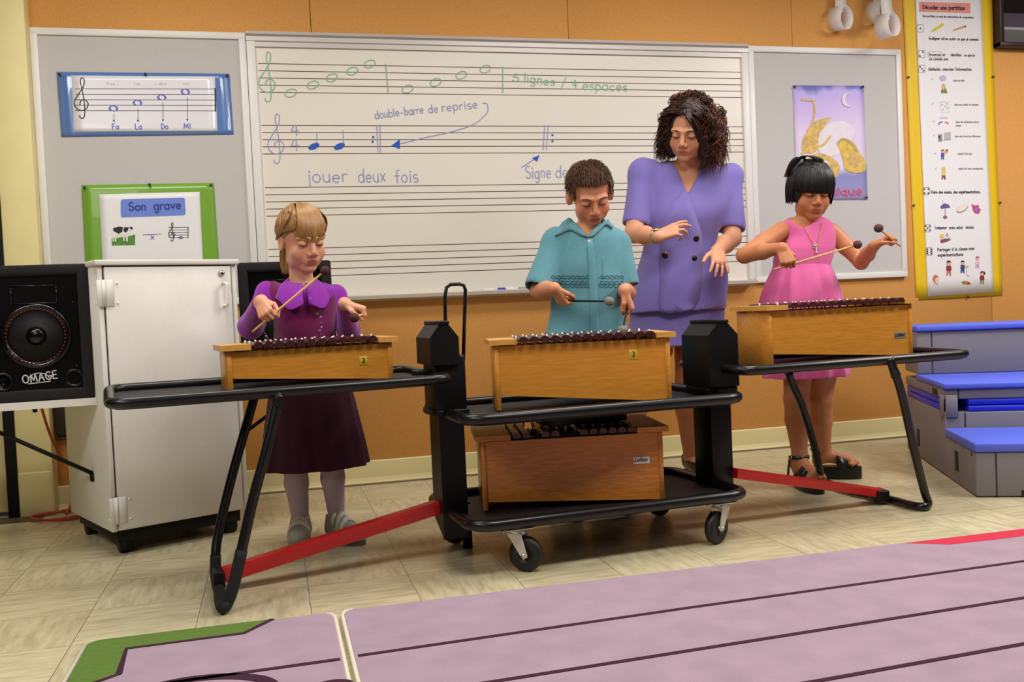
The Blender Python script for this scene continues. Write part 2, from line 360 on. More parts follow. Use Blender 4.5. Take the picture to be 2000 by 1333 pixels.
for a0, b0, c0_, d0, e0_, f0_ in (('double-', (733, 232), (788, 225.5), .023, .0042, 3), ('barre', (791, 225), (828, 221), .023, .0042, 9), ('de', (838, 221), (857, 219), .025, .0042, 4), ('reprise', (864, 218), (934, 211), .025, .0042, 10), ('jouer', (600, 357), (680, 355), .036, .0046, 5), ('deux', (701, 357), (754, 354), .037, .0046, 6), ('fois', (773, 357), (818, 355), .038, .0046, 7), ('Signe', (1027, 348), (1077, 347.5), .036, .0046, 8), ('de', (1086, 347), (1110, 347), .036, .0046, 11)):
    ink('blue_writing', M_blue, lambda g: text(g, a0, W(*b0), W(*c0_), d0, e0_, on2, jit=.05, seed=f0_))
ink('blue_arrow', M_blue, lambda g: ribbon(g, pxl([(943, 202), (950, 202), (953, 210), (950, 222), (925, 243), (880, 258), (830, 269), (782, 281)]), .0042, on2))
ink('blue_arrow', M_blue, lambda g: ribbon(g, [tuple(W(1019, 327)), tuple(W(1047, 309))], .005, on2))
for px, py in ((613, 286), (663, 286)):
    c = W(px, py); ink('filled_note', M_bluef, lambda g: poly(g, [(c[0]+.026*math.cos(a)+.004*math.sin(a), c[1]+.016*math.sin(a)+.006*math.cos(a)) for a in np.linspace(0, 2*math.pi, 20)[:-1]], onwall(YW-.0170)))
for pts in ([(764, 285), (781, 272), (781, 291)], [(1039, 309), (1054, 303), (1049, 316)]): ink('arrow_head', M_bluef, lambda g: poly(g, [tuple(W(*p)) for p in pts], onwall(YW-.0170)))
for px, py in ((729, 268), (728, 277), (1079, 264), (1079, 276)):
    c = W(px, py); ink('repeat_dot', M_bluef, lambda g: poly(g, [(c[0]+.006*math.cos(a), c[1]+.006*math.sin(a)) for a in np.linspace(0, 2*math.pi, 10)[:-1]], onwall(YW-.0170)))
# markers lying in the tray
def marker(px, col, label):
    x = yp(px, 571, YW-.05).x; z = Z0+.0195
    t = thing('marker', label, 'marker', (x, YW-.05, z))
    b = MB(); b.tube([(x-.05, YW-.05, z), (x+.03, YW-.052, z)], .0085, 12); b.build('barrel', M_white, t)
    b = MB(); b.tube([(x+.028, YW-.052, z), (x+.068, YW-.053, z)], .0092, 12); b.build('cap', mat('cap '+label, col, .4), t)
marker(961, (40, 52, 190), 'blue-capped marker lying in the whiteboard tray left of the boy')
marker(1002, (150, 154, 190), 'pale grey-blue marker in the whiteboard tray, close to the boy\'s sleeve')

# ================================================================== posters
M_paper = mat('white paper', (240, 238, 240), .45); M_pin = mat('pin', (28, 30, 44), .4)
def sheet(mb, corners, y, lift=.004, mi=0, n=14, bow=.0):
    """thin paper between four corners (x,z): tl, tr, br, bl; slightly bowed, with thickness"""
    tl, tr, br_, bl = [np.array(c) for c in corners]; vs = []; th = .0008
    for lay in (0, 1):
        for j in range(n+1):
            for i in range(n+1):
                s, q = i/n, j/n
                p = (tl*(1-s)+tr*s)*(1-q)+(bl*(1-s)+br_*s)*q
                vs.append((p[0], y-lift-bow*math.sin(math.pi*s)*q+lay*th, p[1]))
    m = (n+1)**2; fs = []
    for j in range(n):
        for i in range(n):
            a = j*(n+1)+i; fs += [[a, a+1, a+n+2, a+n+1], [m+a, m+a+n+1, m+a+n+2, m+a+1]]
    rim = list(range(n+1))+[j*(n+1)+n for j in range(1, n+1)]+[n*(n+1)+i for i in range(n-1, -1, -1)]+[j*(n+1) for j in range(n-1, 0, -1)]
    fs += [[rim[i], rim[i]+m, rim[(i+1) % len(rim)]+m, rim[(i+1) % len(rim)]] for i in range(len(rim))]
    mb.raw(vs, fs, True, mi)
def bil(corners):
    tl, tr, br_, bl = [np.array(c, float) for c in corners]
    return lambda s, q: tuple((tl*(1-s)+tr*s)*(1-q)+(bl*(1-s)+br_*s)*q)
def pins(t, pts, y):
    for x, z in pts:
        b = MB(); b.lathe([(.0, 0), (.004, .001), (.004, .008), (.0065, .010), (.006, .013), (0, .0135)], (x, y, z), (0, -1, 0), 10); b.build('push_pin', M_pin, t)
YP = YW-.017
# --- blue poster: staff with Fa La Do Mi
cs = [(-.880, 1.996), (-.128, 2.000), (-.124, 1.716), (-.876, 1.704)]
t = thing('poster', 'blue-bordered music poster with Fa La Do Mi notes', 'poster', (-.5, YP, 1.71))
b = MB(); sheet(b, cs, YP, .003); b.build('border', mat('glossy blue card', (92, 128, 192), .22, coat=.6), t)
inn = [wp(140, 149, YP), wp(420, 150, YP), wp(425, 257, YP), wp(145, 258, YP)]
b = MB(); sheet(b, inn, YP, .0052); b.build('music_sheet', mat('glossy white sheet', (238, 236, 244), .25, coat=.4), t)
o = onwall(YP-.0060); PW = lambda px, py: np.array(wp(px, py, YP-.006))
b = MB(); c1 = (310/1333)
for k in range(5):
    y = 173.5+k*10.7; ribbon(b, [tuple(PW(147, y)), tuple(PW(420, y+.4))], .0022, o)
ribbon(b, [tuple(PW(420.5, 173)), tuple(PW(421, 217))], .006, o)
ribbon(b, clefpts(PW(160, 195)[0], PW(160, 216)[1], .0265), .0045, o)
for px, y0, y1 in ((222.5, 223, 238), (269.5, 213, 238), (318.5, 200, 237), (366, 190, 236)): ribbon(b, [tuple(PW(px, y0)), tuple(PW(px, y1))], .0022, o); a = PW(px, y1); poly(b, [(a[0]-.005, a[1]+.008), (a[0]+.005, a[1]+.008), (a[0], a[1]-.002)], o)
b.build('staff', mat('black print', (40, 36, 44), .5), t)
b = MB()
for px, py in ((221.5, 212), (268.5, 201), (316, 190.5), (362, 179.5)):
    b = MB(); c = PW(px, py); n = 20; ou = [(c[0]+.021*math.cos(a), c[1]+.0135*math.sin(a)) for a in np.linspace(0, 2*math.pi, n+1)[:-1]]; ii = [(c[0]+.011*math.cos(a)-.002*math.sin(a), c[1]+.0105*math.sin(a)) for a in np.linspace(0, 2*math.pi, n+1)[:-1]]
    b.raw([Vector((p[0], YP-.0062, p[1])) for p in ou+ii], [[i, (i+1) % n, n+(i+1) % n, n+i] for i in range(n)], False); b.build('whole_note', mat('blue print', (96, 104, 196), .5), t)
for s, px, py in (('Fa', 219, 252.5), ('La', 264, 252.5), ('Do', 315, 252), ('Mi', 359, 251)): b = MB(); text(b, s, PW(px, py), PW(px+14, py), .0145, .004, o); b.build('note_name', MATS['blue print'], t)
for s, px in (('Fou -', 209), ('la', 262), ('- dor', 303), ('mi', 358)): b = MB(); text(b, s, PW(px, 166), PW(px+4+4*len(s), 166), .008, .0017, o); b.build('small_word', mat('grey print', (180, 178, 184), .5), t)
pins(t, [(-.866, 1.982), (-.138, 1.988), (-.5, 1.99)], YP-.003)
# --- green poster: Son grave
cs = [(-.804, 1.484), (-.226, 1.488), (-.222, 1.08), (-.808, 1.08)]
t = thing('poster', 'green-bordered poster reading Son grave with a cow picture', 'poster', (-.515, YP, 1.08))
b = MB(); sheet(b, cs, YP, .003); b.build('border', mat('glossy green card', (122, 172, 54), .3, coat=.4), t)
inn = [wp(194, 380, YP), wp(390, 375, YP), wp(397, 520, YP), wp(201, 520, YP)]
b = MB(); sheet(b, inn, YP, .0052); b.build('word_sheet', M_paper, t)
b = MB(); pl = [wp(236, 390, YP), wp(361, 386.5, YP), wp(363, 421, YP), wp(236, 425.5, YP)]
q = []
for i in range(4):
    p0, p1, p2 = np.array(pl[i-1]), np.array(pl[i]), np.array(pl[(i+1) % 4]); r = .012
    a = p1+(p0-p1)/np.linalg.norm(p0-p1)*r; e = p1+(p2-p1)/np.linalg.norm(p2-p1)*r
    q += [tuple(a*(1-s)**2+2*p1*s*(1-s)+e*s*s) for s in (0, .33, .67, 1)]
poly(b, q, o); b.build('title_plate', mat('periwinkle print', (112, 136, 222), .5), t)
o2 = onwall(YP-.0066)
b = MB(); text(b, 'Son', PW(252, 411.5), PW(286, 410.5), .0215, .0068, o2); b.build('title_word', mat('navy print', (44, 62, 150), .5), t); b = MB(); text(b, 'grave', PW(301, 410), PW(354, 408), .0225, .0068, o2); b.build('title_word', MATS['navy print'], t); b = MB()
text(b, 'x', PW(294, 468), PW(302, 468), .018, .003, o); ribbon(b, [tuple(PW(279, 459)), tuple(PW(314, 457.5))], .0022, o)
b.build('cross_mark', MATS['navy print'], t); b = MB(); c = PW(353, 464.5); ribbon(b, [(c[0]+.009*math.cos(a), c[1]+.005*math.sin(a)) for a in np.linspace(0, 6.29, 14)], .003, o)
b.build('note_mark', MATS['navy print'], t)
b = MB()
for k in range(5): ribbon(b, [tuple(PW(329, 444.5+k*5)), tuple(PW(368, 444+k*5))], .002, o)
ribbon(b, [tuple(PW(367.5, 444)), tuple(PW(367.5, 464.5))], .003, o)
ribbon(b, clefpts(PW(336, 455)[0], PW(335, 464.5)[1], .0125), .0034, o)
b.build('small_staff', MATS['black print'], t)
b = MB()   # the cow: pasture, white body with black patches
poly(b, [tuple(PW(*p)) for p in ((218, 466), (218.5, 480), (264, 479), (264, 458), (250, 462))], o, 0)
body = [(219, 447), (221, 444), (232, 442.5), (247, 444), (253, 443), (257, 443), (262, 447), (258.5, 449.5), (254, 450), (251, 456), (249.5, 460), (249.8, 472), (247, 472), (246, 461), (244, 461), (243.5, 471), (241, 471), (240.5, 460), (229, 459.5), (227, 464), (227.5, 472), (224.5, 472), (224, 463), (222.5, 463), (222, 472), (219.8, 472), (219.5, 455)]
poly(b, [tuple(PW(*p)) for p in body], o2, 1)
for pp in ([(220.5, 446), (232, 443), (240, 444), (239, 453), (232, 457), (222, 452)], [(242, 444.5), (252, 444), (249, 452), (245, 455), (241, 451)], [(253.5, 443.3), (257, 443.3), (260.5, 446), (257, 448.5), (254, 447.5)]): poly(b, [tuple(PW(*p)) for p in pp], onwall(YP-.0072), 2)
b.build('cow_picture', [mat('grass print', (84, 140, 46), .5, noise=.3, nscale=120), mat('white print', (236, 234, 230), .5), mat('cow black print', (38, 26, 24), .5)], t)
pins(t, [(-.79, 1.472), (-.238, 1.476), (-.51, 1.482)], YP-.003)
# --- lilac picture of instruments under a moon
cs = [wp(1548, 167, YP), wp(1686, 168, YP), wp(1694, 390, YP), wp(1556, 391, YP)]
t = thing('poster', 'lilac watercolour poster with golden instruments under a crescent moon', 'poster', (3.05, YP, 1.36))
def lilac():
    m = mat('lilac watercolour', (196, 176, 232), .5); nt = m.node_tree; b = nt.nodes['Principled BSDF']; L = nt.links.new; N = nt.nodes.new
    tc = N('ShaderNodeTexCoord'); sx = N('ShaderNodeSeparateXYZ'); L(tc.outputs['Object'], sx.inputs[0])
    n = N('ShaderNodeTexNoise'); n.inputs['Scale'].default_value = 5; n.inputs['Detail'].default_value = 6; L(tc.outputs['Object'], n.inputs['Vector'])
    ad = N('ShaderNodeMath'); ad.operation = 'MULTIPLY_ADD'; ad.inputs[1].default_value = .22; L(n.outputs['Fac'], ad.inputs[0]); L(sx.outputs['Z'], ad.inputs[2])
    mr = N('ShaderNodeMapRange'); mr.inputs['From Min'].default_value = 1.43; mr.inputs['From Max'].default_value = 2.10; L(ad.outputs[0], mr.inputs['Value'])
    r = N('ShaderNodeValToRGB'); e = r.color_ramp.elements
    for k, (p, c) in enumerate([(0, (206, 190, 236)), (.12, (150, 148, 200)), (.26, (140, 142, 196)), (.34, (226, 214, 236)), (.6, (226, 208, 240)), (.85, (204, 182, 238)), (.96, (190, 172, 236)), (1, (112, 120, 190))]):
        q = e[k] if k < 2 else e.new(p); q.position = p; q.color = (*s2l(c), 1)
    L(mr.outputs['Result'], r.inputs['Fac']); L(r.outputs['Color'], b.inputs['Base Color']); return m
b = MB(); sheet(b, cs, YP, .003); b.build('painting', lilac(), t)
PP = lambda px, py: tuple(wp(px, py, YP-.005)); _d = [.0046]
def lay():
    _d[0] += .00025; return onwall(YP-_d[0])
b = MB()
ribbon(b, [PP(*p) for p in cr([(1566, 195), (1576, 196), (1588, 198), (1591, 215), (1589, 232), (1584, 246)], 6)], .012, lay(), 0)
poly(b, [PP(*p) for p in cr([(1568, 272), (1582, 246), (1600, 234), (1624, 230), (1612, 244), (1622, 262), (1604, 288), (1580, 300), (1566, 292), (1568, 272)], 4)[:-1]], lay(), 0)
poly(b, [PP(*p) for p in cr([(1600, 262), (1616, 244), (1644, 236), (1668, 252), (1660, 282), (1640, 300), (1612, 308), (1598, 290), (1600, 262)], 4)[:-1]], lay(), 1)
poly(b, [PP(*p) for p in cr([(1634, 282), (1650, 270), (1668, 280), (1680, 300), (1690, 316), (1688, 334), (1668, 338), (1650, 330), (1646, 310), (1634, 282)], 4)[:-1]], lay(), 2)
poly(b, [PP(*p) for p in cr([(1660, 300), (1674, 298), (1684, 314), (1680, 330), (1664, 332), (1656, 318), (1660, 300)], 4)[:-1]], lay(), 0)
poly(b, [PP(*p) for p in cr([(1570, 320), (1590, 300), (1622, 306), (1640, 326), (1630, 348), (1600, 350), (1576, 340), (1570, 320)], 4)[:-1]], lay(), 0)
poly(b, [PP(*p) for p in cr([(1596, 318), (1614, 314), (1620, 330), (1606, 342), (1594, 334), (1596, 318)], 4)[:-1]], lay(), 1)
ribbon(b, [PP(*p) for p in cr([(1566, 300), (1584, 288), (1606, 284), (1622, 266)], 6)], .012, lay(), 2)
ribbon(b, [PP(*p) for p in cr([(1636, 280), (1646, 272), (1662, 280), (1674, 296)], 6)], .012, lay(), 3)
poly(b, [PP(*p) for p in cr([(1655, 181), (1646, 186), (1644, 198), (1650, 207), (1661, 209), (1653, 202), (1651, 192), (1655, 181)], 4)[:-1]], lay(), 1)
b.build('painted_instruments', [mat('ochre wash', (214, 178, 104), .6, noise=.25, nscale=40), mat('pale wash', (232, 222, 232), .6, noise=.05, nscale=30), mat('gold wash', (222, 186, 84), .6, noise=.2, nscale=40), mat('tan wash', (186, 158, 120), .6)], t)
b = MB(); text(b, 'musique', PP(1590, 382), PP(1684, 379), .024, .010, lay()); b.build('red_word', mat('red print', (196, 96, 140), .6), t)
pins(t, [PP(1551, 170), PP(1684, 170), PP(1691, 386)], YP-.003)

# --- long yellow chart
YC = YW-.001
cs = [wp(1760, -60, YC), wp(1932, -60, YC), wp(1957, 577, YC), wp(1789, 586, YC)]
t = thing('chart', 'tall yellow-bordered wall chart headed Décoder une partition', 'chart', (3.87, YC, .78))
b = MB(); sheet(b, cs, YC, .004, n=20, bow=.004); b.build('border', mat('yellow card', (236, 196, 30), .5), t)
ins = [wp(1786, -60, YC), wp(1886, -60, YC), wp(1939, 567, YC), wp(1810, 579, YC)]
tl, tr, br_, bl = [np.array(c) for c in ins]
# the sheet edges run through these photo points at other heights
ins = [wp(1783, -60, YC), wp(1912, -60, YC), wp(1939, 571, YC), wp(1810, 580, YC)]
cs_ = [wp(1760, -60, YC), wp(1936, -60, YC), wp(1957, 577, YC), wp(1789, 586, YC)]
b = MB(); sheet(b, ins, YC, .0098, n=20); b.build('printed_sheet', M_paper, t)
oc = onwall(YC-.0106); oc2 = onwall(YC-.0112); CP = lambda px, py: np.array(wp(px, py, YC-.0106))
b = MB(); poly(b, [tuple(CP(*p)) for p in ((1795, 3.5), (1895, 6.5), (1895.5, 26), (1795.5, 23))], oc); b.build('title_plate', mat('salmon print', (236, 150, 140), .5), t)
b = MB()
def T(s, x0, y0, x1, y1, xh, w, m=None, nm='printed_words'):
    b = MB(); text(b, s, CP(x0, y0), CP(x1, y1), xh, w, oc2); b.build(nm, m or MATS['black print'], t)
T('Décoder une partition', 1802, 17.5, 1885, 19.5, .0125, .0048)
T('Une partition ce sont les instructions du compositeur.', 1802, 33, 1903, 36, .0065, .0020)
T('Souligner et/ou noter ce que je connais', 1814, 77, 1911, 79.5, .0085, .0027)
T('Encercler', 1815, 109, 1838, 109.5, .0085, .0025); T('et', 1841, 109.5, 1846, 109.5, .0085, .0025); T('identifier', 1857, 109.5, 1878, 110, .0085, .0025); T('ce que je', 1883, 110, 1904, 110, .0085, .0025)
T('ne connais pas.', 1815, 117.5, 1853, 117.5, .0085, .0025)
T('Réfléchir, chercher l\'information.', 1814, 138, 1899, 138, .0095, .0027)
T('Faire des essais, des expérimentations.', 1819, 378, 1915, 377.5, .0095, .0028)
T('Comparer', 1826, 447.5, 1849, 447.5, .0095, .0027); T('avec un(e)', 1854, 447.5, 1880, 447, .0095, .0027); T('ami(e).', 1886, 446.5, 1903, 446.5, .0095, .0027)
T('Partager à la classe mes', 1831, 491, 1903, 488, .0105, .0029); T('expérimentations', 1832, 501.5, 1881, 499.5, .0105, .0029)
M_sg = mat('soft grey print', (130, 118, 122), .5)
for s, x0, x1, y in (('dans ma tête.', 1862, 1885, 159), ('dans mon cahier de musique', 1864, 1911, 206), ('dans les références de la', 1867, 1912, 240), ('classe', 1867, 1877, 247), ('dans des livres de références', 1865, 1915, 268), ('auprès d\'un ami', 1871, 1898, 302), ('auprès de mon enseignante', 1872, 1920, 331)): T(s, x0, y, x1, y, .0065, .0017, M_sg, 'small_words')
for y, x in ((155, 1820), (203, 1821), (237, 1823), (265, 1824), (300, 1826), (330, 1827)): b = MB(); ribbon(b, [tuple(CP(x-1.5, y)), tuple(CP(x, y+1.5)), tuple(CP(x+2.5, y-2.5))], .002, oc2); b.build('tick', M_sg, t)
b = MB(); D = lambda px, py, r=.0052: poly(b, [(CP(px, py)[0]+r*math.cos(a), CP(px, py)[1]+r*math.sin(a)) for a in np.linspace(0, 6.2832, 11)[:-1]], oc2)
def die(px, py, dots, w=6.2, h=7.2):
    global b
    b = MB()
    ribbon(b, [tuple(CP(px+x*w, py+y*h)) for x, y in ((-.8, -1), (.8, -1), (1, -.8), (1, .8), (.8, 1), (-.8, 1), (-1, .8), (-1, -.8), (-.8, -1))], .0016, oc2)
    for x, y in dots: D(px+x*w*.6, py+y*h*.55)
    b.build('die_mark', MATS['black print'], t)
die(1797.5, 55.5, [(0, 0)]); die(1800, 105.5, [(.7, -1), (-.9, 1)]); die(1800.5, 134.5, [(-.9, -1), (0, 0), (.9, 1)])
die(1809.5, 373.5, [(-1, -1), (1, -1), (-1, 1), (1, 1)]); die(1812, 446, [(-1, -1), (1, -1), (-1, 1), (1, 1), (0, 0)]); die(1815, 491.5, [(-1, -1), (1, -1), (-1, 0), (1, 0), (-1, 1), (1, 1)])
# small coloured pictures on the chart, as flat printed shapes
pic = MB(); cols = {}
def done():
    global pic, cols
    pic.build('picture', [m for _, m in sorted(cols.values(), key=lambda q: q[0])], t); pic = MB(); cols = {}
def PC(rgb):
    if rgb not in cols: cols[rgb] = (len(cols), mat('print %d %d %d' % rgb, rgb, .5))
    return cols[rgb][0]
def blob(pts, rgb, lv=0): poly(pic, [tuple(CP(*p)) for p in pts], onwall(YC-.0112-lv*.0005), PC(rgb))
def ell(px, py, rx, ry, rgb, rot=0, lv=0): blob([(px+rx*math.cos(a)*math.cos(R(rot))-ry*math.sin(a)*math.sin(R(rot)), py+rx*math.cos(a)*math.sin(R(rot))+ry*math.sin(a)*math.cos(R(rot))) for a in np.linspace(0, 6.2832, 15)[:-1]], rgb, lv)
blob([(1816, 64), (1822, 57), (1839, 46), (1844, 46), (1843, 50), (1828, 60)], (216, 208, 60)); done(); blob([(1860, 61), (1863, 57), (1884, 50), (1886, 52), (1884, 54), (1864, 60)], (212, 160, 84)); ell(1885.5, 52, 1.4, 2, (120, 80, 70), 0, 1)
done(); ell(1841.5, 153, 7, 6, (200, 186, 214)); blob([(1837.5, 182), (1839, 174), (1840.5, 165), (1844, 165), (1848, 174), (1850.5, 182)], (120, 140, 70)); ell(1842.5, 171, 3.5, 5, (222, 178, 140), 0, 1); blob([(1838.5, 167), (1842.5, 163.5), (1847, 168), (1842, 166.5)], (196, 176, 80), 2)
done()
for dx, dy in ((-5, -3), (4, -5), (6, 3), (-3, 6), (1, 0)): ell(1845+dx, 208+dy, 1.5, 1.2, (170, 164, 168))
ribbon(pic, [tuple(CP(*p)) for p in ((1836, 199), (1853, 199), (1854, 219), (1838, 220), (1836, 199))], .0015, oc2, PC((190, 186, 190)))
done(); blob([(1832, 240), (1840, 237), (1841, 239), (1833, 242)], (84, 90, 180)); blob([(1846, 237), (1853, 240.5), (1852, 243), (1845, 239)], (214, 90, 80)); ell(1843, 230, 9, 2, (216, 208, 206)); ell(1834, 243.5, 1.5, 1, (90, 90, 130))
done(); blob([(1832, 263), (1839.5, 262), (1840.5, 276), (1833, 277.5)], (150, 140, 146)); ell(1834.5, 268, 1.5, 3, (70, 50, 60), 0, 1); blob([(1844, 259), (1857, 258), (1857, 272), (1844, 273)], (188, 184, 190)); ribbon(pic, [tuple(CP(*p)) for p in ((1843, 274), (1857.5, 273))], .002, oc2, PC((90, 80, 90)))
done()
def figure(px, py, s, hair, top, leg, skin=(232, 186, 154)):
    blob([(px-3*s, py-1*s), (px+3*s, py-1*s), (px+3.5*s, py+5*s), (px+1*s, py+6*s), (px-3.5*s, py+5*s)], top, 1)
    blob([(px-2.5*s, py+5*s), (px+2.5*s, py+5*s), (px+3*s, py+12*s), (px+1*s, py+12*s), (px, py+7*s), (px-1.5*s, py+12*s), (px-3.2*s, py+12*s)], leg)
    ell(px, py-4*s, 2.8*s, 3.2*s, skin, 0, 2); blob([(px-3*s, py-4*s), (px-2.5*s, py-7.4*s), (px+1*s, py-8*s), (px+3.2*s, py-5.5*s), (px+1.5*s, py-5.6*s), (px-1.8*s, py-5*s)], hair, 3)
figure(1841, 300, 1.0, (130, 50, 46), (84, 84, 178), (84, 84, 178)); ell(1848, 296.5, 3.2, 3.4, (226, 176, 140), 0, 4); blob([(1845, 293), (1850, 292), (1851.5, 297), (1848, 295)], (140, 60, 50), 5)
done(); figure(1843, 336, 1.25, (232, 200, 120), (228, 208, 110), (140, 60, 84))
done(); blob([(1836, 404), (1844, 397), (1853, 400), (1856, 406), (1838, 408)], (108, 92, 150)); ribbon(pic, [tuple(CP(*p)) for p in ((1846, 408), (1846, 421))], .0035, oc2, PC((130, 110, 140))); ell(1846, 424.5, 4.2, 3.4, (150, 110, 110)); ribbon(pic, [tuple(CP(*p)) for p in ((1841, 392), (1842, 395))], .002, oc2, PC((110, 110, 120)))
done(); ell(1879.5, 408, 12.5, 6.2, (176, 140, 120), -28); ell(1879.3, 407, 11.4, 5, (240, 232, 224), -28, 1)
done(); blob([(1897.5, 398), (1904, 402), (1911, 400), (1912, 407), (1916, 409), (1912, 418), (1904, 417), (1900, 411)], (206, 76, 134)); ell(1907, 410, 3.5, 4, (150, 120, 200), 0, 1)
done(); ell(1840, 462, 5, 5, (228, 210, 110)); ell(1840, 465, 3, 3, (232, 190, 160), 0, 1); ell(1850, 459, 2.6, 4, (190, 170, 170)); blob([(1836, 470), (1846, 466), (1858, 468), (1848, 473), (1838, 475)], (140, 70, 110), 1); blob([(1846, 468), (1856, 464), (1852, 470)], (100, 130, 90), 2)
done(); figure(1853, 521, 1.5, (60, 34, 40), (160, 50, 70), (200, 120, 110)); done(); figure(1880, 519, 1.25, (70, 60, 60), (60, 80, 120), (60, 70, 120)); ribbon(pic, [tuple(CP(*p)) for p in ((1883, 523), (1892, 520), (1888, 520), (1888, 538), (1883, 540), (1888, 538), (1893, 540))], .0022, oc2, PC((120, 110, 130)))
done(); figure(1909, 510, 1.2, (196, 80, 140), (236, 200, 210), (222, 150, 190)); done(); figure(1918, 540, 1.3, (110, 60, 50), (150, 40, 60), (120, 150, 80)); ell(1922, 534, 2, 3, (90, 60, 60), 0, 4)
done(); ell(1827.5, 545, 6, 8, (206, 120, 100)); ell(1830, 548, 4, 6, (238, 204, 176), 0, 1); ribbon(pic, [tuple(CP(*p)) for p in ((1823, 557), (1827, 553), (1833, 558))], .002, oc2, PC((150, 110, 110)))
done(); ell(1887, 553, 9, 3.5, (200, 120, 60), 8); ell(1882, 552, 3, 2, (90, 140, 70), 0, 1); ell(1892, 554, 3, 2, (180, 60, 60), 0, 1)
done()
b = MB(); ribbon(b, [tuple(CP(*p)) for p in ((1814, 100.5), (1837, 101), (1840, 104), (1840, 109), (1837, 112), (1814, 112), (1812.5, 109), (1812.5, 103), (1814, 100.5))], .0018, oc2); b.build('red_ring', mat('red ring print', (220, 120, 120), .5), t)
pins(t, [wp(1771.5, 152, YC), wp(1937, 151, YC), wp(1782, 402, YC), wp(1950.5, 396.5, YC), wp(1888, 580, YC)], YC-.003)

# --- dark frame in the top right corner
t = thing('picture_frame', 'dark brown framed picture high on the wall at the right edge', 'picture frame', (4.42, YW, 2.22))
x0, x1, z0, z1 = 4.160, 4.72, 2.217, 2.68
b = MB(); w = .028
for z in (z0+w/2, z1-w/2): b.box(((x0+x1)/2, YW-.03, z), (x1-x0, .06, w), bev=.004)
for x in (x0+w/2, x1-w/2): b.box((x, YW-.03, (z0+z1)/2), (w, .0595, z1-z0-.002), bev=.004)
b.build('frame', mat('dark wood frame', (44, 24, 26), .4), t)
b = MB(); xs = (x0+w, x1-w)
for za, zb, k in ((z0+w, 2.325, 0), (2.325, 2.340, 1), (2.340, 2.42, 2), (2.42, z1-w, 3)): b.box(((xs[0]+xs[1])/2, YW-.012, (za+zb)/2), (xs[1]-xs[0], .02, zb-za), mi=k)
b.build('picture', [mat('grey green print', (104, 104, 100), .25), mat('pale line print', (170, 168, 178), .25), mat('slate print', (84, 74, 88), .25), mat('black print glossy', (12, 10, 14), .2)], t)

# --- curled white plastic loops hanging on the wall
M_loop = mat('translucent white plastic', (246, 240, 236), .4)
M_loop.node_tree.nodes['Principled BSDF'].inputs['Alpha'].default_value = .86
def loop(px, py, r, ln, ax, label, dist=0):
    ax = Vector(ax).normalized(); back = yp(px, py, YW-.006-r*abs(ax.z)*.2); 
    c = yp(px, py, YW-.02-ln*abs(ax.y)*.5-dist); c0 = c-ax*ln*.5
    e1 = Vector((0, 0, 1)); e1 = (e1-ax*e1.dot(ax)).normalized(); e2 = ax.cross(e1); n = 40
    prof = [(1-.05*math.cos(2*a), a) for a in np.linspace(0, 2*math.pi, n+1)[:-1]]
    vs = []; th = .0016
    for rr, off in ((r, 0), (r, ln), (r-th, ln), (r-th, 0)):
        for k, a in prof:
            q = k*rr; tip = .22*rr*max(0, math.cos(a-.5))**6
            vs.append(c0+ax*off+(e1*math.cos(a)*(q+tip)+e2*math.sin(a)*q*.93))
    fs = [[i*n+j, i*n+(j+1) % n, ((i+1) % 4)*n+(j+1) % n, ((i+1) % 4)*n+j] for i in range(4) for j in range(n)]
    t = thing('plastic_loop', label, 'plastic loop', c, group='curled plastic loops hanging above the right bulletin board')
    b = MB(); b.raw(vs, fs, True); b.build('ring', M_loop, t)
    # flat tail running up the wall
    b = MB(); top = c+e1*r*1.02; w = ln*.5
    pts = cr([top-Vector((0, 0, .02)), top+Vector((.012, .02, .05)), Vector((top.x+.02, min(top.y+.05, YW-.02), top.z+.16)), Vector((top.x+.02, YW-.012, 2.74))], 8)
    s = Vector((ax.x, ax.y, 0)).normalized()*w
    L = [Vector(p)+s*(1 if i < 20 else 1) for i, p in enumerate(pts)]; 
    vv = []; 
    for p in pts:
        p = Vector(p); q = Vector((.035, 0, 0)); 
        vv += [p-q, p+q, p+q+Vector((0, -.0016, 0)), p-q+Vector((0, -.0016, 0))]
    k = len(pts); b.raw(vv, [[4*i+j, 4*i+(j+1) % 4, 4*i+4+(j+1) % 4, 4*i+4+j] for i in range(k-1) for j in range(4)]+[[0, 1, 2, 3], [4*k-4, 4*k-3, 4*k-2, 4*k-1]], True); b.build('tail', M_loop, t)
loop(1641, 38, .062, .085, (.45, -1, -.10), 'white translucent plastic loop left of the pair beside the yellow chart')
loop(1716, 24, .058, .085, (.42, -1, -.06), 'white translucent plastic loop at the upper left of the touching pair')
loop(1733, 52, .062, .085, (.42, -1, -.02), 'white translucent plastic loop lowest, touching the yellow chart', .11)

# --- dark box on the wall behind the cabinet, cords
t = thing('wall_box', 'dark box on the orange wall behind the white cabinet', 'wall box', (-.86, YW, .37))
p0 = yp(107, 795, YW-.02); p1 = yp(126, 851, YW-.02)
b = MB(); b.box(((p0.x+p1.x)/2+.03, YW-.02, (p0.z+p1.z)/2+.05), (p1.x-p0.x+.06, .036, p0.z-p1.z+.1), bev=.003); b.build('case', M_dark, t)
b = MB(); z = yp(115, 857, YW-.02).z; b.box(((p0.x+p1.x)/2+.03, YW-.023, z), (p1.x-p0.x+.06, .04, .012), bev=.002); b.build('ledge', M_dark, t)
M_cord = mat('orange cord', (190, 92, 40), .5); M_cord2 = mat('red cord', (176, 74, 58), .5)
b = MB(); b.tube(cr([yp(72, 760, 4.3), yp(82, 800, 4.4), yp(98, 850, 4.55), yp(118, 893, 4.66), yp(133, 925, 4.67), yp(140, 975, 4.66), (-.93, 4.6, .006)], 8), .006, 8)
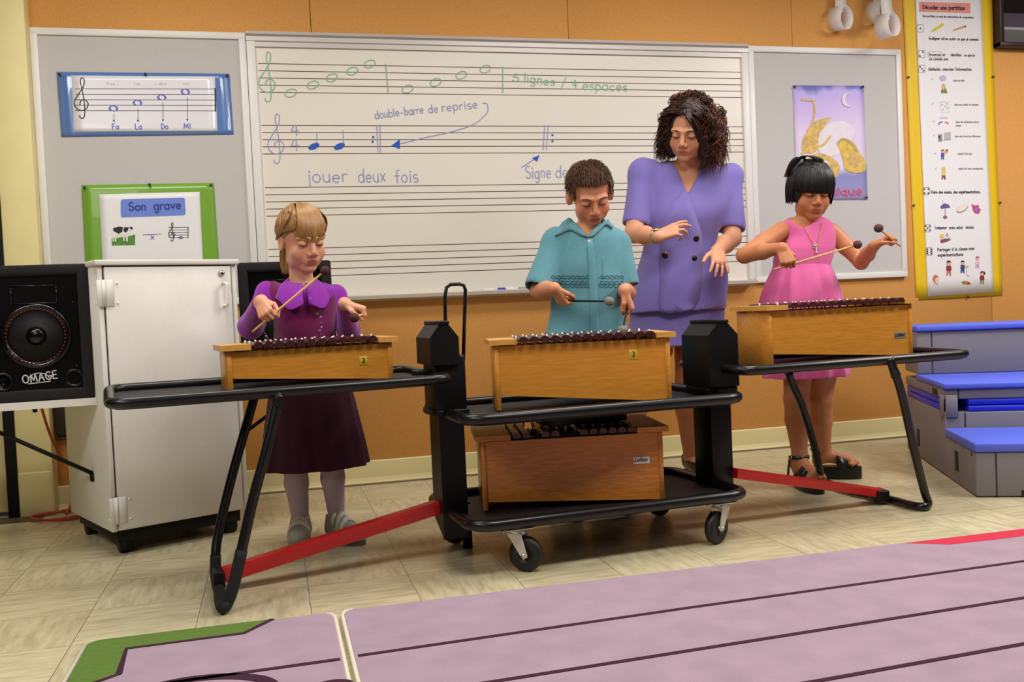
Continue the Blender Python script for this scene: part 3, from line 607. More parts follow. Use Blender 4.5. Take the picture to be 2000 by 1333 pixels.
tag(b.build('cord', M_cord), 'orange cord hanging behind the shelf beside the cream pilaster', 'cord')
b = MB()
pts = [(-.93+.125*math.cos(a)+.01*math.cos(3*a), 4.55+.10*math.sin(a), .007+.004*(1+math.sin(a*1.5))) for a in np.linspace(0, 4*math.pi+.6, 70)]
b.tube(pts, .006, 8); tag(b.build('coiled_cord', M_cord2), 'red cord coiled on the floor behind the white cabinet', 'cord')
t = thing('plug', 'small black plug hanging under the shelf beside the orange cord', 'plug', yp(67, 798, 4.3))
b = MB(); b.tube([yp(65, 770, 4.3), yp(65.5, 792, 4.3)], .004, 8); b.build('wire', M_blackmatt, t)
b = MB(); b.tube([yp(65.5, 790, 4.3), yp(67, 796, 4.3), yp(69, 806, 4.3)], [.008, .012, .008], 10); b.build('body', M_blackmatt, t)
# ================================================================== white cabinet with two side shelves
M_cab = mat('white laminate', (224, 220, 214), .42, noise=.02, nscale=60)
M_gapd = mat('dark gap', (40, 34, 32), .8)
def frame2(ox, oy, deg):
    u = Vector((math.cos(R(deg)), math.sin(R(deg)), 0)); v = Vector((-math.sin(R(deg)), math.cos(R(deg)), 0))
    return lambda a, b_, z: Vector((ox, oy, z))+u*a+v*b_
DEG = 25.0; F = frame2(-.592, 3.665, DEG); RZ = R(DEG); CW, CD, CZ0, CZ1 = .518, .55, .092, 1.055
cab = thing('cabinet', 'white wheeled storage cabinet with a door and shelves on both sides', 'cabinet', F(CW/2, CD/2, 0), RZ)
b = MB()
b.box(F(.009, CD/2, (CZ0+CZ1)/2), (.018, CD, CZ1-CZ0), RZ, .0015, 1); b.box(F(CW-.009, CD/2, (CZ0+CZ1)/2), (.018, CD, CZ1-CZ0), RZ, .0015, 1)
b.box(F(CW/2, CD-.006, (CZ0+CZ1)/2), (CW-.036, .012, CZ1-CZ0), RZ); b.box(F(CW/2, CD/2, CZ0+.009), (CW-.036, CD-.02, .018), RZ)
b.build('body', M_cab, cab)
b = MB(); b.box(F(CW/2, CD/2+.01, (CZ0+CZ1)/2), (CW-.04, CD-.06, CZ1-CZ0-.04), RZ); b.build('interior', M_gapd, cab)
b = MB(); b.box(F(CW/2, CD/2-.004, CZ1+.010), (CW+.02, CD+.024, .020), RZ, .004); b.build('top', M_cab, cab)
b = MB(); b.box(F(CW/2-.001, -.000, (CZ0+CZ1)/2), (CW-.048, .018, CZ1-CZ0-.012), RZ, .0015, 1); door = b.build('door', M_cab, cab)
for z in (.955, .17):
    b = MB(); b.tube([F(.016, -.012, z-.048), F(.016, -.012, z+.048)], .0055, 10); b.box(F(.003, -.010, z), (.02, .004, .095), RZ, .001, 1); b.box(F(.036, -.0105, z), (.03, .003, .095), RZ, .001, 1)
    for dz in (-.036, .036): b.ball(F(.062, -.010, z+dz), .0055, 1, (1, .6, 1)); b.ball(F(-.001, .022, z+dz), .0045, 1)
    b.build('hinge', M_white, door)
b = MB(); b.tube(cr([F(CW-.055, -.008, .985), F(CW-.055, -.036, .982), F(CW-.055, -.036, .982), F(CW-.055, -.038, .975), F(CW-.055, -.038, .905), F(CW-.055, -.036, .898), F(CW-.055, -.036, .898), F(CW-.055, -.008, .895)], 3), .006, 10); b.build('handle', mat('white plastic', (244, 242, 238), .3), door)
b = MB(); b.lathe([(0, .012), (.006, .012), (.011, .008), (.012, 0)], F(CW-.062, -.008, 1.022), F(0, -1, 0)-F(0, 0, 0), 16); b.box(F(CW-.062, -.0205, 1.022), (.002, .002, .01), RZ, mi=1); b.build('lock', [mat('chrome', (200, 196, 190), .2, metal=1), M_blackmatt], door)
b = MB(); b.box(F(CW/2, CD/2, .068), (CW-.05, CD-.05, .046), RZ, .003, 1); b.build('under_shade', M_blackmatt, cab)  # black box added to stand for the shade beneath the cabinet
for a, q in ((.06, .06), (CW-.06, .06), (.06, CD-.06), (CW-.06, CD-.06)):
    c = F(a, q, 0); b = MB(); b.box((c.x, c.y, .075), (.055, .055, .036), RZ, .004); b.tube([F(a-.021, q, .034), F(a+.021, q, .034)], .034, 20); b.build('caster', M_blackmatt, cab)
# side shelves, each with its strut
def slab(mb, pts, z0, z1, mi=None): mb.prism([(p[0], p[1], z0) for p in pts], (0, 0, z1-z0), mi)
SHZ = .577
e0 = F(-.002, .09, 0); e1 = F(-.002, CD-.02, 0)
b = MB(); slab(b, [(e0.x, e0.y), (e1.x, e1.y), (-1.5, e1.y+.03), (-1.5, e0.y-.06)], SHZ-.026, SHZ); sh = b.build('side_shelf', M_cab, cab)
bot = yp(165, 935, 3.9); bt = F(-.003, .20, .275)
b = MB(); b.tube([bt+Vector((0, 0, .012)), Vector((-1.13, e0.y+.10, SHZ-.03))], .008, 8); b.box(bt+Vector((0, 0, -.004)), (.016, .02, .03), RZ, .002, 1); b.build('brace', M_blackmatt, sh)
f0 = F(CW+.002, .09, 0); f1 = F(CW+.002, CD-.02, 0)
b = MB(); slab(b, [(f0.x, f0.y), (.28, f0.y), (.28, f1.y), (f1.x, f1.y)], SHZ-.026, SHZ); sh2 = b.build('side_shelf', M_cab, cab)
b = MB(); b.tube([F(CW+.003, .26, .30), Vector((.14, f0.y+.14, SHZ-.03))], .008, 8); b.build('brace', M_blackmatt, sh2)

# ================================================================== loudspeakers
M_carpet = mat('black speaker carpet', (26, 22, 24), .95, noise=.5, nscale=350, bump=.6, bscale=600)
M_gloss = mat('black gloss plastic', (8, 7, 9), .18)
def speaker(cx, y, z, deg, label):
    t = thing('loudspeaker', label, 'loudspeaker', (cx, y+.15, z), R(deg), 'loudspeakers on the shelves of the white cabinet')
    G = frame2(cx, y, deg); rz = R(deg); w, h, d = .375, .492, .27
    b = MB(); b.prism([G(-w/2+.004, .02, z+.003), G(w/2-.004, .02, z+.003), G(w/2-.108, d-.03, z+.003), G(-w/2+.108, d-.03, z+.003)], (0, 0, h-.006))
    for s in (-1, 1): b.box(G(s*(w/2-.02), .018, z+h/2), (.04, .05, h), rz, .012, 3); b.box(G(0, .018, z+h/2+s*(h/2-.02)), (w, .0495, .04), rz, .012, 3)
    b.build('cabinet_shell', M_carpet, t)
    b = MB(); b.box(G(0, .026, z+h/2), (w-.07, .02, h-.07), rz); b.build('baffle', M_gloss, t)
    b = MB(); zz = z+.385; W, H = .075, .032
    o = [(-W, H), (W, H), (W, -H), (-W, -H)]; i_ = [(-W*.45, H*.35), (W*.45, H*.35), (W*.45, -H*.35), (-W*.45, -H*.35)]
    b.raw([G(p[0], .015, zz+p[1]) for p in o]+[G(p[0], .045, zz+p[1]) for p in i_], [[k, (k+1) % 4, 4+(k+1) % 4, 4+k] for k in range(4)]+[[4, 5, 6, 7]], False)
    for k in range(4): p, q = o[k], o[(k+1) % 4]; b.tube([G(p[0], .014, zz+p[1]), G(q[0], .014, zz+q[1])], .003, 6)
    b.build('horn', M_gloss, t)
    c = G(0, .016, z+.235); ax = G(0, -1, 0)-G(0, 0, 0)
    b = MB(); b.lathe([(.118, 0), (.116, .008), (.106, .010), (.1, .004), (.092, -.002)], c, ax, 40); b.lathe([(.092, .001), (.0, .0015)], c, ax, 40, mi=1); b.lathe([(.035, .002), (.02, .010), (0, .013)], c, ax, 24)
    b.build('woofer', [M_gloss, mat('woofer cone', (14, 12, 13), .7, bump=.5, bscale=250)], t)
    b = MB()
    for k in range(46):
        a = 2*math.pi*k/46; e = Vector((0, 0, 1)); sde = G(1, 0, 0)-G(0, 0, 0); b.ball(c+(sde*math.cos(a)+e*math.sin(a))*.098+ax*.007, .0042, 1, (1, 1, 1))
    b.build('trim_ring', mat('dark red trim', (92, 20, 24), .4), t)
    for s in (-1, 1):
        for k, a in enumerate(((s*.128, .352), (s*.128, .118))): b = MB(); b.ball(G(a[0], .016, z+a[1]), .006, 1); b.build('screw', M_gloss, t)
        b = MB(); q = G(s*.118, .016, z+.075); b.lathe([(.034, 0), (.031, .008), (.024, .002), (.022, -.006), (0, -.006)], q, ax, 24); b.build('port', M_gloss, t)
    return t, G
spc = yp(72, 700, 3.755)
t, G = speaker(spc.x, 3.755, SHZ+.001, 2, 'black loudspeaker with round woofer on the shelf at the left edge')
b = MB(); toL = lambda u, v: G(u-.075, .0135, SHZ+.067+v)
text(b, 'OMAGE', (.022, 0), (.138, .012), .017, .0042, toL); ribbon(b, arc(.075, .008, .036, .026, 15, 165), .003, toL); ribbon(b, [(.04, -.003), (.112, .002)], .003, toL)
b.build('logo', mat('silver print', (206, 204, 208), .3), t)
s2 = yp(468, 600, 4.08)
speaker(s2.x+.1875, 4.03, SHZ+.001, 0, 'black loudspeaker mostly hidden behind the girl in purple, right of the cabinet')

# ================================================================== blue and grey steps
M_grey = mat('grey plastic', (128, 124, 130), .6, bump=.2, bscale=500, noise=.03, nscale=300); M_tread = mat('blue tread', (86, 106, 226), .55, bump=.25, bscale=600, noise=.04, nscale=200); M_blueband = mat('blue band', (26, 42, 214), .4); M_slot = mat('slot dark', (34, 30, 32), .8)
SD = -25.0; S = frame2(2.68, 3.2, SD); SZ = R(SD); SW = 1.5
st = thing('step_riser', 'grey plastic riser with three blue steps in the right corner', 'steps', S(SW/2, .6, 0), SZ)
def block(nm, v0, v1, z0, z1, inset=0):
    b = MB(); b.box(S(SW/2, (v0+v1)/2, (z0+z1)/2), (SW-inset*2, v1-v0, z1-z0), SZ, .006, 2); return b.build(nm, M_grey, st)
def tread(v0, v1, z0, z1):
    b = MB(); b.box(S(SW/2, (v0+v1)/2-.004, (z0+z1)/2), (SW+.008, v1-v0+.008, z1-z0), SZ, .006, 2); return b.build('tread', M_tread, st)
block('low_step', 0, .46, .004, .181); tread(0, .452, .182, .218)
block('middle_step_base', .462, 1.24, .004, .286)
for z0, z1 in ((.2865, .313), (.3165, .343)):
    b = MB(); b.box(S(SW/2+.05, .85, (z0+z1)/2), (SW-.1, .768, z1-z0), SZ, .004, 1); b.box(S(.03, .87, (z0+z1)/2), (.056, .7, z1-z0), SZ, .004, 1); b.build('band', M_blueband, st)
block('middle_step_top', .462, 1.24, .3435, .389); tread(.455, .99, .390, .416)
block('high_step', .96, 1.24, .4165, .628); tread(.952, 1.24, .629, .656)
for u, v, z0, z1 in ((.075, -.0005, .005, .178), (.085, .4615, .22, .285), (.06, .4615, .345, .388), (.07, .9595, .418, .627)): b = MB(); b.box(S(u, v, (z0+z1)/2), (.0045, .003, z1-z0), SZ); b.build('panel_seam', M_slot, st)
for v, z, h, w in ((.28, .10, .085, .05), (.98, .10, .085, .05), (.62, .365, .03, .09), (1.10, .53, .05, .06)): b = MB(); b.box(S(-.0003, v, z), (.004, w, h), SZ, .001, 1); b.build('slot', M_slot, st)
b = MB(); b.box(S(.22, -.0003, .016), (.11, .004, .024), SZ); b.build('slot', M_slot, st)
b = MB(); b.box(S(-.0005, .05, .165), (.004, .01, .012), SZ); b.build('slot', M_slot, st)
b = MB(); b.box(S(.03, .458, .314), (.05, .012, .10), SZ, .003, 1); b.box(S(-.003, .49, .314), (.010, .05, .10), SZ, .003, 1); b.build('latch', M_grey, st)
b = MB()   # hand hole in the high riser
q = [(.52, .50), (.86, .50), (.86, .585), (.52, .585)]; rr = []
for k in range(4):
    p0, p1, p2 = [np.array(q[(k+j) % 4]) for j in (-1, 0, 1)]; a = p1+(p0-p1)/np.linalg.norm(p0-p1)*.018; e = p1+(p2-p1)/np.linalg.norm(p2-p1)*.018
    rr += [tuple(a*(1-s)**2+2*p1*s*(1-s)+e*s*s) for s in np.linspace(0, 1, 5)]
n = len(rr); cx = np.mean([p[0] for p in rr]); cz = np.mean([p[1] for p in rr])
sm = [(cx+(p[0]-cx)*.93, cz+(p[1]-cz)*.78) for p in rr]
b.raw([S(p[0], .9585, p[1]) for p in rr]+[S(p[0], .9545, p[1]) for p in sm], [[i, (i+1) % n, n+(i+1) % n, n+i] for i in range(n)], True); b.raw([S(p[0], .9588, p[1]) for p in sm], [list(range(n))], False, 1)
b.build('hand_hold', [mat('grey moulded rim', (150, 146, 150), .5), mat('grey recess', (104, 100, 108), .7)], st)

# ================================================================== rugs
M_rug = mat('mauve pile', (168, 141, 160), .95, noise=.10, nscale=9, bump=.7, bscale=500, sheen=.3); M_rugl = mat('aubergine pile', (58, 16, 42), .95, bump=.6, bscale=500); M_rugg = mat('green pile', (92, 122, 44), .95, noise=.12, nscale=60, bump=.7, bscale=500); M_rugr = mat('red pile', (206, 44, 72), .95, bump=.7, bscale=500, noise=.08, nscale=40); M_bind = mat('cream binding', (222, 212, 192), .8)
RZT = .014
def rug(x0, x1, y0, y1, rad, label, group=None):
    t = thing('rug', label, 'rug', ((x0+x1)/2, (y0+y1)/2, 0), group=group); pts = []
    for cx, cy, a in ((x1-rad, y1-rad, 0), (x0+rad, y1-rad, 90), (x0+rad, y0+rad, 180), (x1-rad, y0+rad, 270)): pts += arc(cx, cy, rad, rad, a, a+90, 6)
    b = MB(); k = len(pts); cx, cy = (x0+x1)/2, (y0+y1)/2
    ins = lambda d: [(p[0]-math.copysign(d, p[0]-cx), p[1]-math.copysign(d, p[1]-cy)) for p in pts]
    rings = [(pts, .0), (pts, RZT*.6), (ins(.004), RZT*.9), (ins(.009), RZT)]
    vs = [(p[0], p[1], z) for r, z in rings for p in r]
    b.raw(vs, [[i*k+j, i*k+(j+1) % k, (i+1)*k+(j+1) % k, (i+1)*k+j] for i in range(3) for j in range(k)], True); b.raw([(p[0], p[1], RZT) for p in rings[3][0]], [list(range(k))], False)
    b.build('pile', M_rug, t)
    return t, pts
up = lambda z: (lambda u, v: Vector((u, v, z)))
P2 = lambda px, py: tuple(fl(px, py, RZT)[:2])
def inlay(t, name, m, polys=(), lines=()):
    b = MB(); o = up(RZT+.0008)
    for p in polys: b.prism([Vector((q[0], q[1], RZT-.002)) for q in p], (0, 0, .0028))
    for pts, w in lines:
        L = []; P = [np.array(p) for p in pts]
        for sgn in (1, -1):
            row = []
            for i in range(len(P)):
                tt = P[min(i+1, len(P)-1)]-P[max(i-1, 0)]; tt = tt/np.linalg.norm(tt); row.append(tuple(P[i]+np.array([-tt[1], tt[0]])*w/2*sgn))
            L += row if sgn == 1 else row[::-1]
        b.prism([Vector((q[0], q[1], RZT-.002)) for q in L], (0, 0, .0032))
    return b.build(name, m, t)
t, pl = rug(-.512, .128, 1.0, 2.682, .04, 'left mauve rug with a green corner and dark stave lines')
inn = [P2(*p) for p in ((533, 1210), (476, 1238), (247, 1268), (232, 1318))]+[(-.445, 2.352), (-.505, 2.30)]
outer = [(-.505, 2.635)]+arc(-.470, 2.640, .036, .036, 180, 90, 5)
inlay(t, 'green_corner', M_rugg, [inn+outer])
inlay(t, 'stave_line', M_rugl, lines=[(inn, .016), ([(-.29, 2.290), (.119, 2.298)], .017), ([(-.45, 2.03), (.119, 2.035)], .017), ([(-.45, 1.78), (.119, 1.785)], .017)])
eA = [(P2(650, 1333)[0]+.045*math.cos(a), P2(650, 1340)[1]+.034*math.sin(a)) for a in np.linspace(0, 6.2832, 25)[:-1]]
bass = cr([(-.36, 2.20), (-.33, 2.262), (-.24, 2.295), (-.14, 2.283), (-.06, 2.232), (-.04, 2.15), (-.10, 2.02), (-.24, 1.88)], 5)
inlay(t, 'clef', M_rugl, [eA], [(bass, .035)])
b = MB(); b.tube([(-.513, 1.05, .009), (-.513, 2.645, .009)], .0055, 8); b.tube([(.129, 1.05, .009), (.129, 2.64, .009), (.122, 2.668, .009), (.105, 2.682, .009)], .0055, 8); b.build('binding', M_bind, t)
t, pl = rug(.150, 3.4, 1.0, 2.69, .04, 'long mauve rug with dark stave lines and a red corner')
for y in (2.325, 2.063, 1.80, 1.54): pass
YL = [((.162, 2.305), (1.042, 2.338), (2.143, 2.362), (3.385, 2.378)), ((.162, 2.025), (.425, 2.033), (1.883, 2.083), (3.385, 2.107)), ((.162, 1.765), (1.092, 1.79), (1.636, 1.814), (3.385, 1.855)), ((.162, 1.5), (3.385, 1.57))]
inlay(t, 'stave_line', M_rugl, lines=[(l, .016) for l in YL])
rc = [(1.965, 2.676), (2.075, 2.606), (2.2, 2.600), (2.9, 2.60), (3.39, 2.60), (3.39, 2.676)]
inlay(t, 'red_corner', M_rugr, [rc])
b = MB(); b.tube([(.149, 1.05, .009), (.149, 2.645, .009), (.156, 2.676, .009), (.18, 2.69, .009)], .0055, 8); b.build('binding', M_bind, t)
# ================================================================== black instrument cart with fold-out trays
M_red = mat('red enamel', (178, 16, 16), .35, noise=.05, nscale=30, coat=.2); M_tube = mat('black tube', (11, 10, 12), .34, coat=.15, spec=.4); M_tray = mat('black tray top', (24, 21, 23), .55, bump=.3, bscale=500); M_rubber = mat('black rubber', (15, 14, 15), .5, noise=.2, nscale=80); M_zinc = mat('zinc plate', (206, 204, 196), .35, metal=.6); M_foam = mat('black foam grip', (14, 13, 15), .8, bump=.4, bscale=300); M_wheelg = mat('grey tyre', (60, 56, 60), .6)
CA = 5.0; K = frame2(.572, 2.862, CA); KZ = R(CA); DL, DD = .985, .55
cart = thing('instrument_cart', 'black wheeled instrument cart with two decks, fold-out trays and red braces', 'cart', K(DL/2, DD/2, 0), KZ)
def rrect(F_, x0, x1, y0, y1, r, z, n=6):
    pts = []
    for cx, cy, a in ((x1-r, y1-r, 0), (x0+r, y1-r, 90), (x0+r, y0+r, 180), (x1-r, y0+r, 270)): pts += [F_(p[0], p[1], z) for p in arc(cx, cy, r, r, a, a+90, n)]
    return pts
def deck(z, nm):
    b = MB(); b.tube(rrect(K, 0, DL, 0, DD, .07, z), .019, 12, closed=True); rim = b.build(nm+'_rim', M_tube, None); bpy.data.objects.remove(rim) if False else None
    return rim
def deckpart(z, nm):
    b = MB(); pts = rrect(K, .008, DL-.008, .008, DD-.008, .065, z-.008); b.prism(pts, (0, 0, -.014)); d = b.build(nm, M_tray, cart)
    b = MB(); b.tube(rrect(K, 0, DL, 0, DD, .07, z), .019, 12, closed=True); b.build('rim', M_tube, d); return d
low = deckpart(.165, 'lower_deck'); upd = deckpart(.497, 'upper_deck')
b = MB(); b.box(K(DL/2, DD/2, .452), (.30, .12, .05), KZ, .004); b.build('support_beam', M_black, cart)
# casters: wheel, fork, plate
def caster(u, v, swivel):
    c = K(u, v, 0); a = R(swivel); fx = Vector((math.cos(a), math.sin(a), 0)); ax = Vector((-math.sin(a), math.cos(a), 0))
    w = c+fx*-.03+Vector((0, 0, .056)); r = .055
    root = None
    b = MB(); b.box(c+Vector((0, 0, .139)), (.09, .075, .005), KZ, .001, 1)
    for s in (-1, 1):
        for q in (-1, 1): b.lathe([(0, .004), (.006, .004), (.006, 0)], c+Vector((0, 0, .132))+fx*.035*s+ax*.028*q, (0, 0, -1), 8)
    root = b.build('caster', M_zinc, cart)
    b = MB(); b.lathe([(.026, 0), (.026, -.012), (.02, -.016)], c+Vector((0, 0, .136)), (0, 0, 1), 16)
    top = c+Vector((0, 0, .122))
    for s in (-1, 1):
        o = ax*s*.0215; q = [top+fx*.022+o, top-fx*.026+o, w-fx*.014+o+Vector((0, 0, -.004)), w+Vector((0, 0, -.013))+o, w+fx*.013+o+Vector((0, 0, .002))]
        b.prism(q, ax*s*.003)
    b.box(top, (.05, .046, .006), a)
    b.tube([w-ax*.03, w+ax*.03], .006, 10)
    b.build('fork', M_zinc, root)
    b = MB(); b.lathe([(.0, -.012), (.02, -.013), (.022, -.016), (.048, -.0155), (r, -.010), (r, .010), (.048, .0155), (.022, .016), (.02, .013), (0, .012)], w, ax, 32); wl = b.build('wheel', M_rubber, root)
for u, v, s in ((.155, .045, 143), (.90, .045, 30), (.10, .50, 40), (.88, .50, 200)): caster(u, v, s)
# the two end posts
def post(cu, cv, zbase, zsl0, zsl1, zh0, zh1, foot):
    nm = 'post'; w, d = .086, .125
    b = MB()
    if foot: b.prism([K(cu-w/2, cv-d/2, .075), K(cu-w/2, cv-d/2, zsl0+.02), K(cu-w/2, cv+d/2, zsl0+.02), K(cu-w/2, cv+d/2, .135)], K(w, 0, 0)-K(0, 0, 0))
    else: b.box(K(cu, cv, (zbase+zsl0)/2), (w, d, zsl0-zbase+.04), KZ, .004)
    p = b.build(nm, M_black, cart)
    b = MB(); b.box(K(cu, cv, (zsl0+zsl1)/2), (w+.022, d+.03, zsl1-zsl0), KZ, .008, 3); b.box(K(cu, cv, zsl0+.012), (w+.034, d+.042, .022), KZ, .004); b.build('sleeve', M_black, p)
    # gabled housing: ridge runs front to back
    b = MB(); hw = .049 if foot else .06; dd = .095
    q = [(-hw, zh0), (hw, zh0), (hw, zh1-.045), (hw*.3, zh1), (-hw*.3, zh1), (-hw, zh1-.045)]
    b.prism([K(cu+x-(.02 if foot else 0), cv-dd, z) for x, z in q], K(0, 2*dd, 0)-K(0, 0, 0)); b.box(K(cu-(.02 if foot else 0), cv, zh1+.004), (hw*.75, dd*2+.01, .012), KZ, .003)
    b.build('housing', M_black, p); return p
p1 = post(.015, .315, .07, .487, .69, .66, .795, True)
b = MB(); f = fl(914, 1070); b.tube([Vector((f.x, f.y, .001)), Vector((f.x, f.y, .16))], .017, 14); b.build('foot', M_black, p1)
hp = [(871, 668), (870, 630), (869, 580), (872, 562), (880, 556), (898, 555), (906, 558), (909, 566), (908, 600), (905, 705)]
b = MB(); b.tube([yp(x, y, 3.195) for x, y in hp], .0062, 10); b.build('handle', M_tube, p1)
p2 = post(1.0, .245, .165, .497, .70, .522, .752, False)
# fold-out trays
def tray(FL_, FR_, BR_, BL_, rad=.06):
    P = [Vector(p) for p in (FL_, FR_, BR_, BL_)]; pts = []; n = 6
    for k in range(4):
        a, c, e = P[k-1], P[k], P[(k+1) % 4]; u = c+(a-c).normalized()*rad; w = c+(e-c).normalized()*rad
        pts += [u*(1-s)**2+c*2*s*(1-s)+w*s*s for s in [i/n for i in range(n+1)]]
    cc = sum(P, Vector())/4
    b = MB(); b.prism([cc+(p-cc)*.985+Vector((0, 0, -.007)) for p in pts], (0, 0, -.012)); d = b.build('tray', M_tray, cart)
    b = MB(); b.tube(pts, .0165, 12, closed=True); b.build('rim', M_tube, d); return d
TL = tray((-.445, 2.835, .620), (.545, 2.985, .622), (.47, 3.46, .630), (-.525, 3.34, .630))
TR = tray((1.575, 2.985, .584), (2.555, 3.060, .587), (2.505, 3.51, .593), (1.515, 3.41, .592))
# hinge arms from the posts to the trays
b = MB(); b.box(K(-.045, .315, .632), (.09, .07, .022), KZ, .004); b.build('hinge_arm', M_black, TL)
b = MB(); b.box(K(1.03, .30, .590), (.07, .07, .022), KZ, .004); b.build('hinge_arm', M_black, TR)
# folding legs: one bent tube each
lp = [yp(545, 772, 2.90), yp(539, 800, 2.895), yp(520, 880, 2.88), yp(492, 985, 2.865), yp(472, 1075, 2.85), yp(456, 1145, 2.835), yp(444, 1178, 2.83), fl(436, 1188, .02), fl(431, 1178, .019), fl(428, 1155, .019), fl(424, 1140, .019), yp(421, 1118, 3.16), yp(421, 1085, 3.17), yp(427, 1040, 3.19), yp(452, 935, 3.22), yp(480, 835, 3.25), yp(497, 775, 3.27)]
b = MB(); b.tube(cr(lp, 5), .0155, 12); L1 = b.build('leg_frame', M_tube, cart)
b = MB(); b.tube(cr(lp[4:13], 5), .0175, 12); b.build('grip', M_foam, L1)
b = MB(); b.lathe([(.019, 0), (.015, .03), (.012, .045)], yp(541, 795, 2.895), yp(545, 765, 2.90)-yp(541, 795, 2.895), 12); b.build('clamp', M_black, L1)
a = fl(432, 1172, .022); 
rp = [yp(1738, 700, 3.02), yp(1746, 725, 3.02), yp(1757, 755, 3.03), yp(1768, 800, 3.05), yp(1788, 890, 3.08), yp(1806, 962, 3.11), yp(1813, 984, 3.115), fl(1804, 990, .018), fl(1780, 987, .0175), fl(1730, 974, .0175), fl(1680, 963, .0175), fl(1635, 950, .0175), fl(1612, 940, .02), yp(1601, 918, 3.53), yp(1590, 870, 3.51), yp(1566, 792, 3.48), yp(1548, 752, 3.47), yp(1540, 728, 3.46)]
b = MB(); b.tube(cr(rp, 5), .0155, 12); L2 = b.build('leg_frame', M_tube, cart)
b = MB(); b.lathe([(.019, 0), (.015, .03), (.012, .045)], yp(1750, 735, 3.025), yp(1740, 705, 3.02)-yp(1750, 735, 3.025), 12); b.build('clamp', M_black, L2)
# red braces (channels) from the posts down to the leg frames
def channel(A_, B_, w, h, nm='brace'):
    A_, B_ = Vector(A_), Vector(B_); t = (B_-A_).normalized(); s = t.cross(Vector((0, 0, 1))).normalized(); n = s.cross(t)
    prof = [(-w/2, -h/2), (w/2, -h/2), (w/2, h*.3), (w*.32, h/2), (-w*.32, h/2), (-w/2, h*.3)]
    b = MB(); b.prism([A_+s*x+n*z for x, z in prof], B_-A_); return b.build(nm, M_red, cart)
ca = fl(450, 1121, .055); 
cb = yp(868, 983, 3.19)
br1 = channel(Vector((ca.x-.02, ca.y, ca.z)), Vector((cb.x+.02, cb.y, cb.z)), .055, .042)
b = MB(); b.box(Vector((ca.x-.035, ca.y, .046)), (.035, .075, .05), KZ, .004); b.build('bracket', M_black, br1)
cc = yp(1432, 924, 3.13); cd = fl(1716, 962, .045)
br2 = channel(cc, cd, .05, .036)
b = MB(); b.box(cd+Vector((.0, -.0, -.010)), (.05, .085, .045), R(-8), .004); b.build('bracket', M_black, br2)

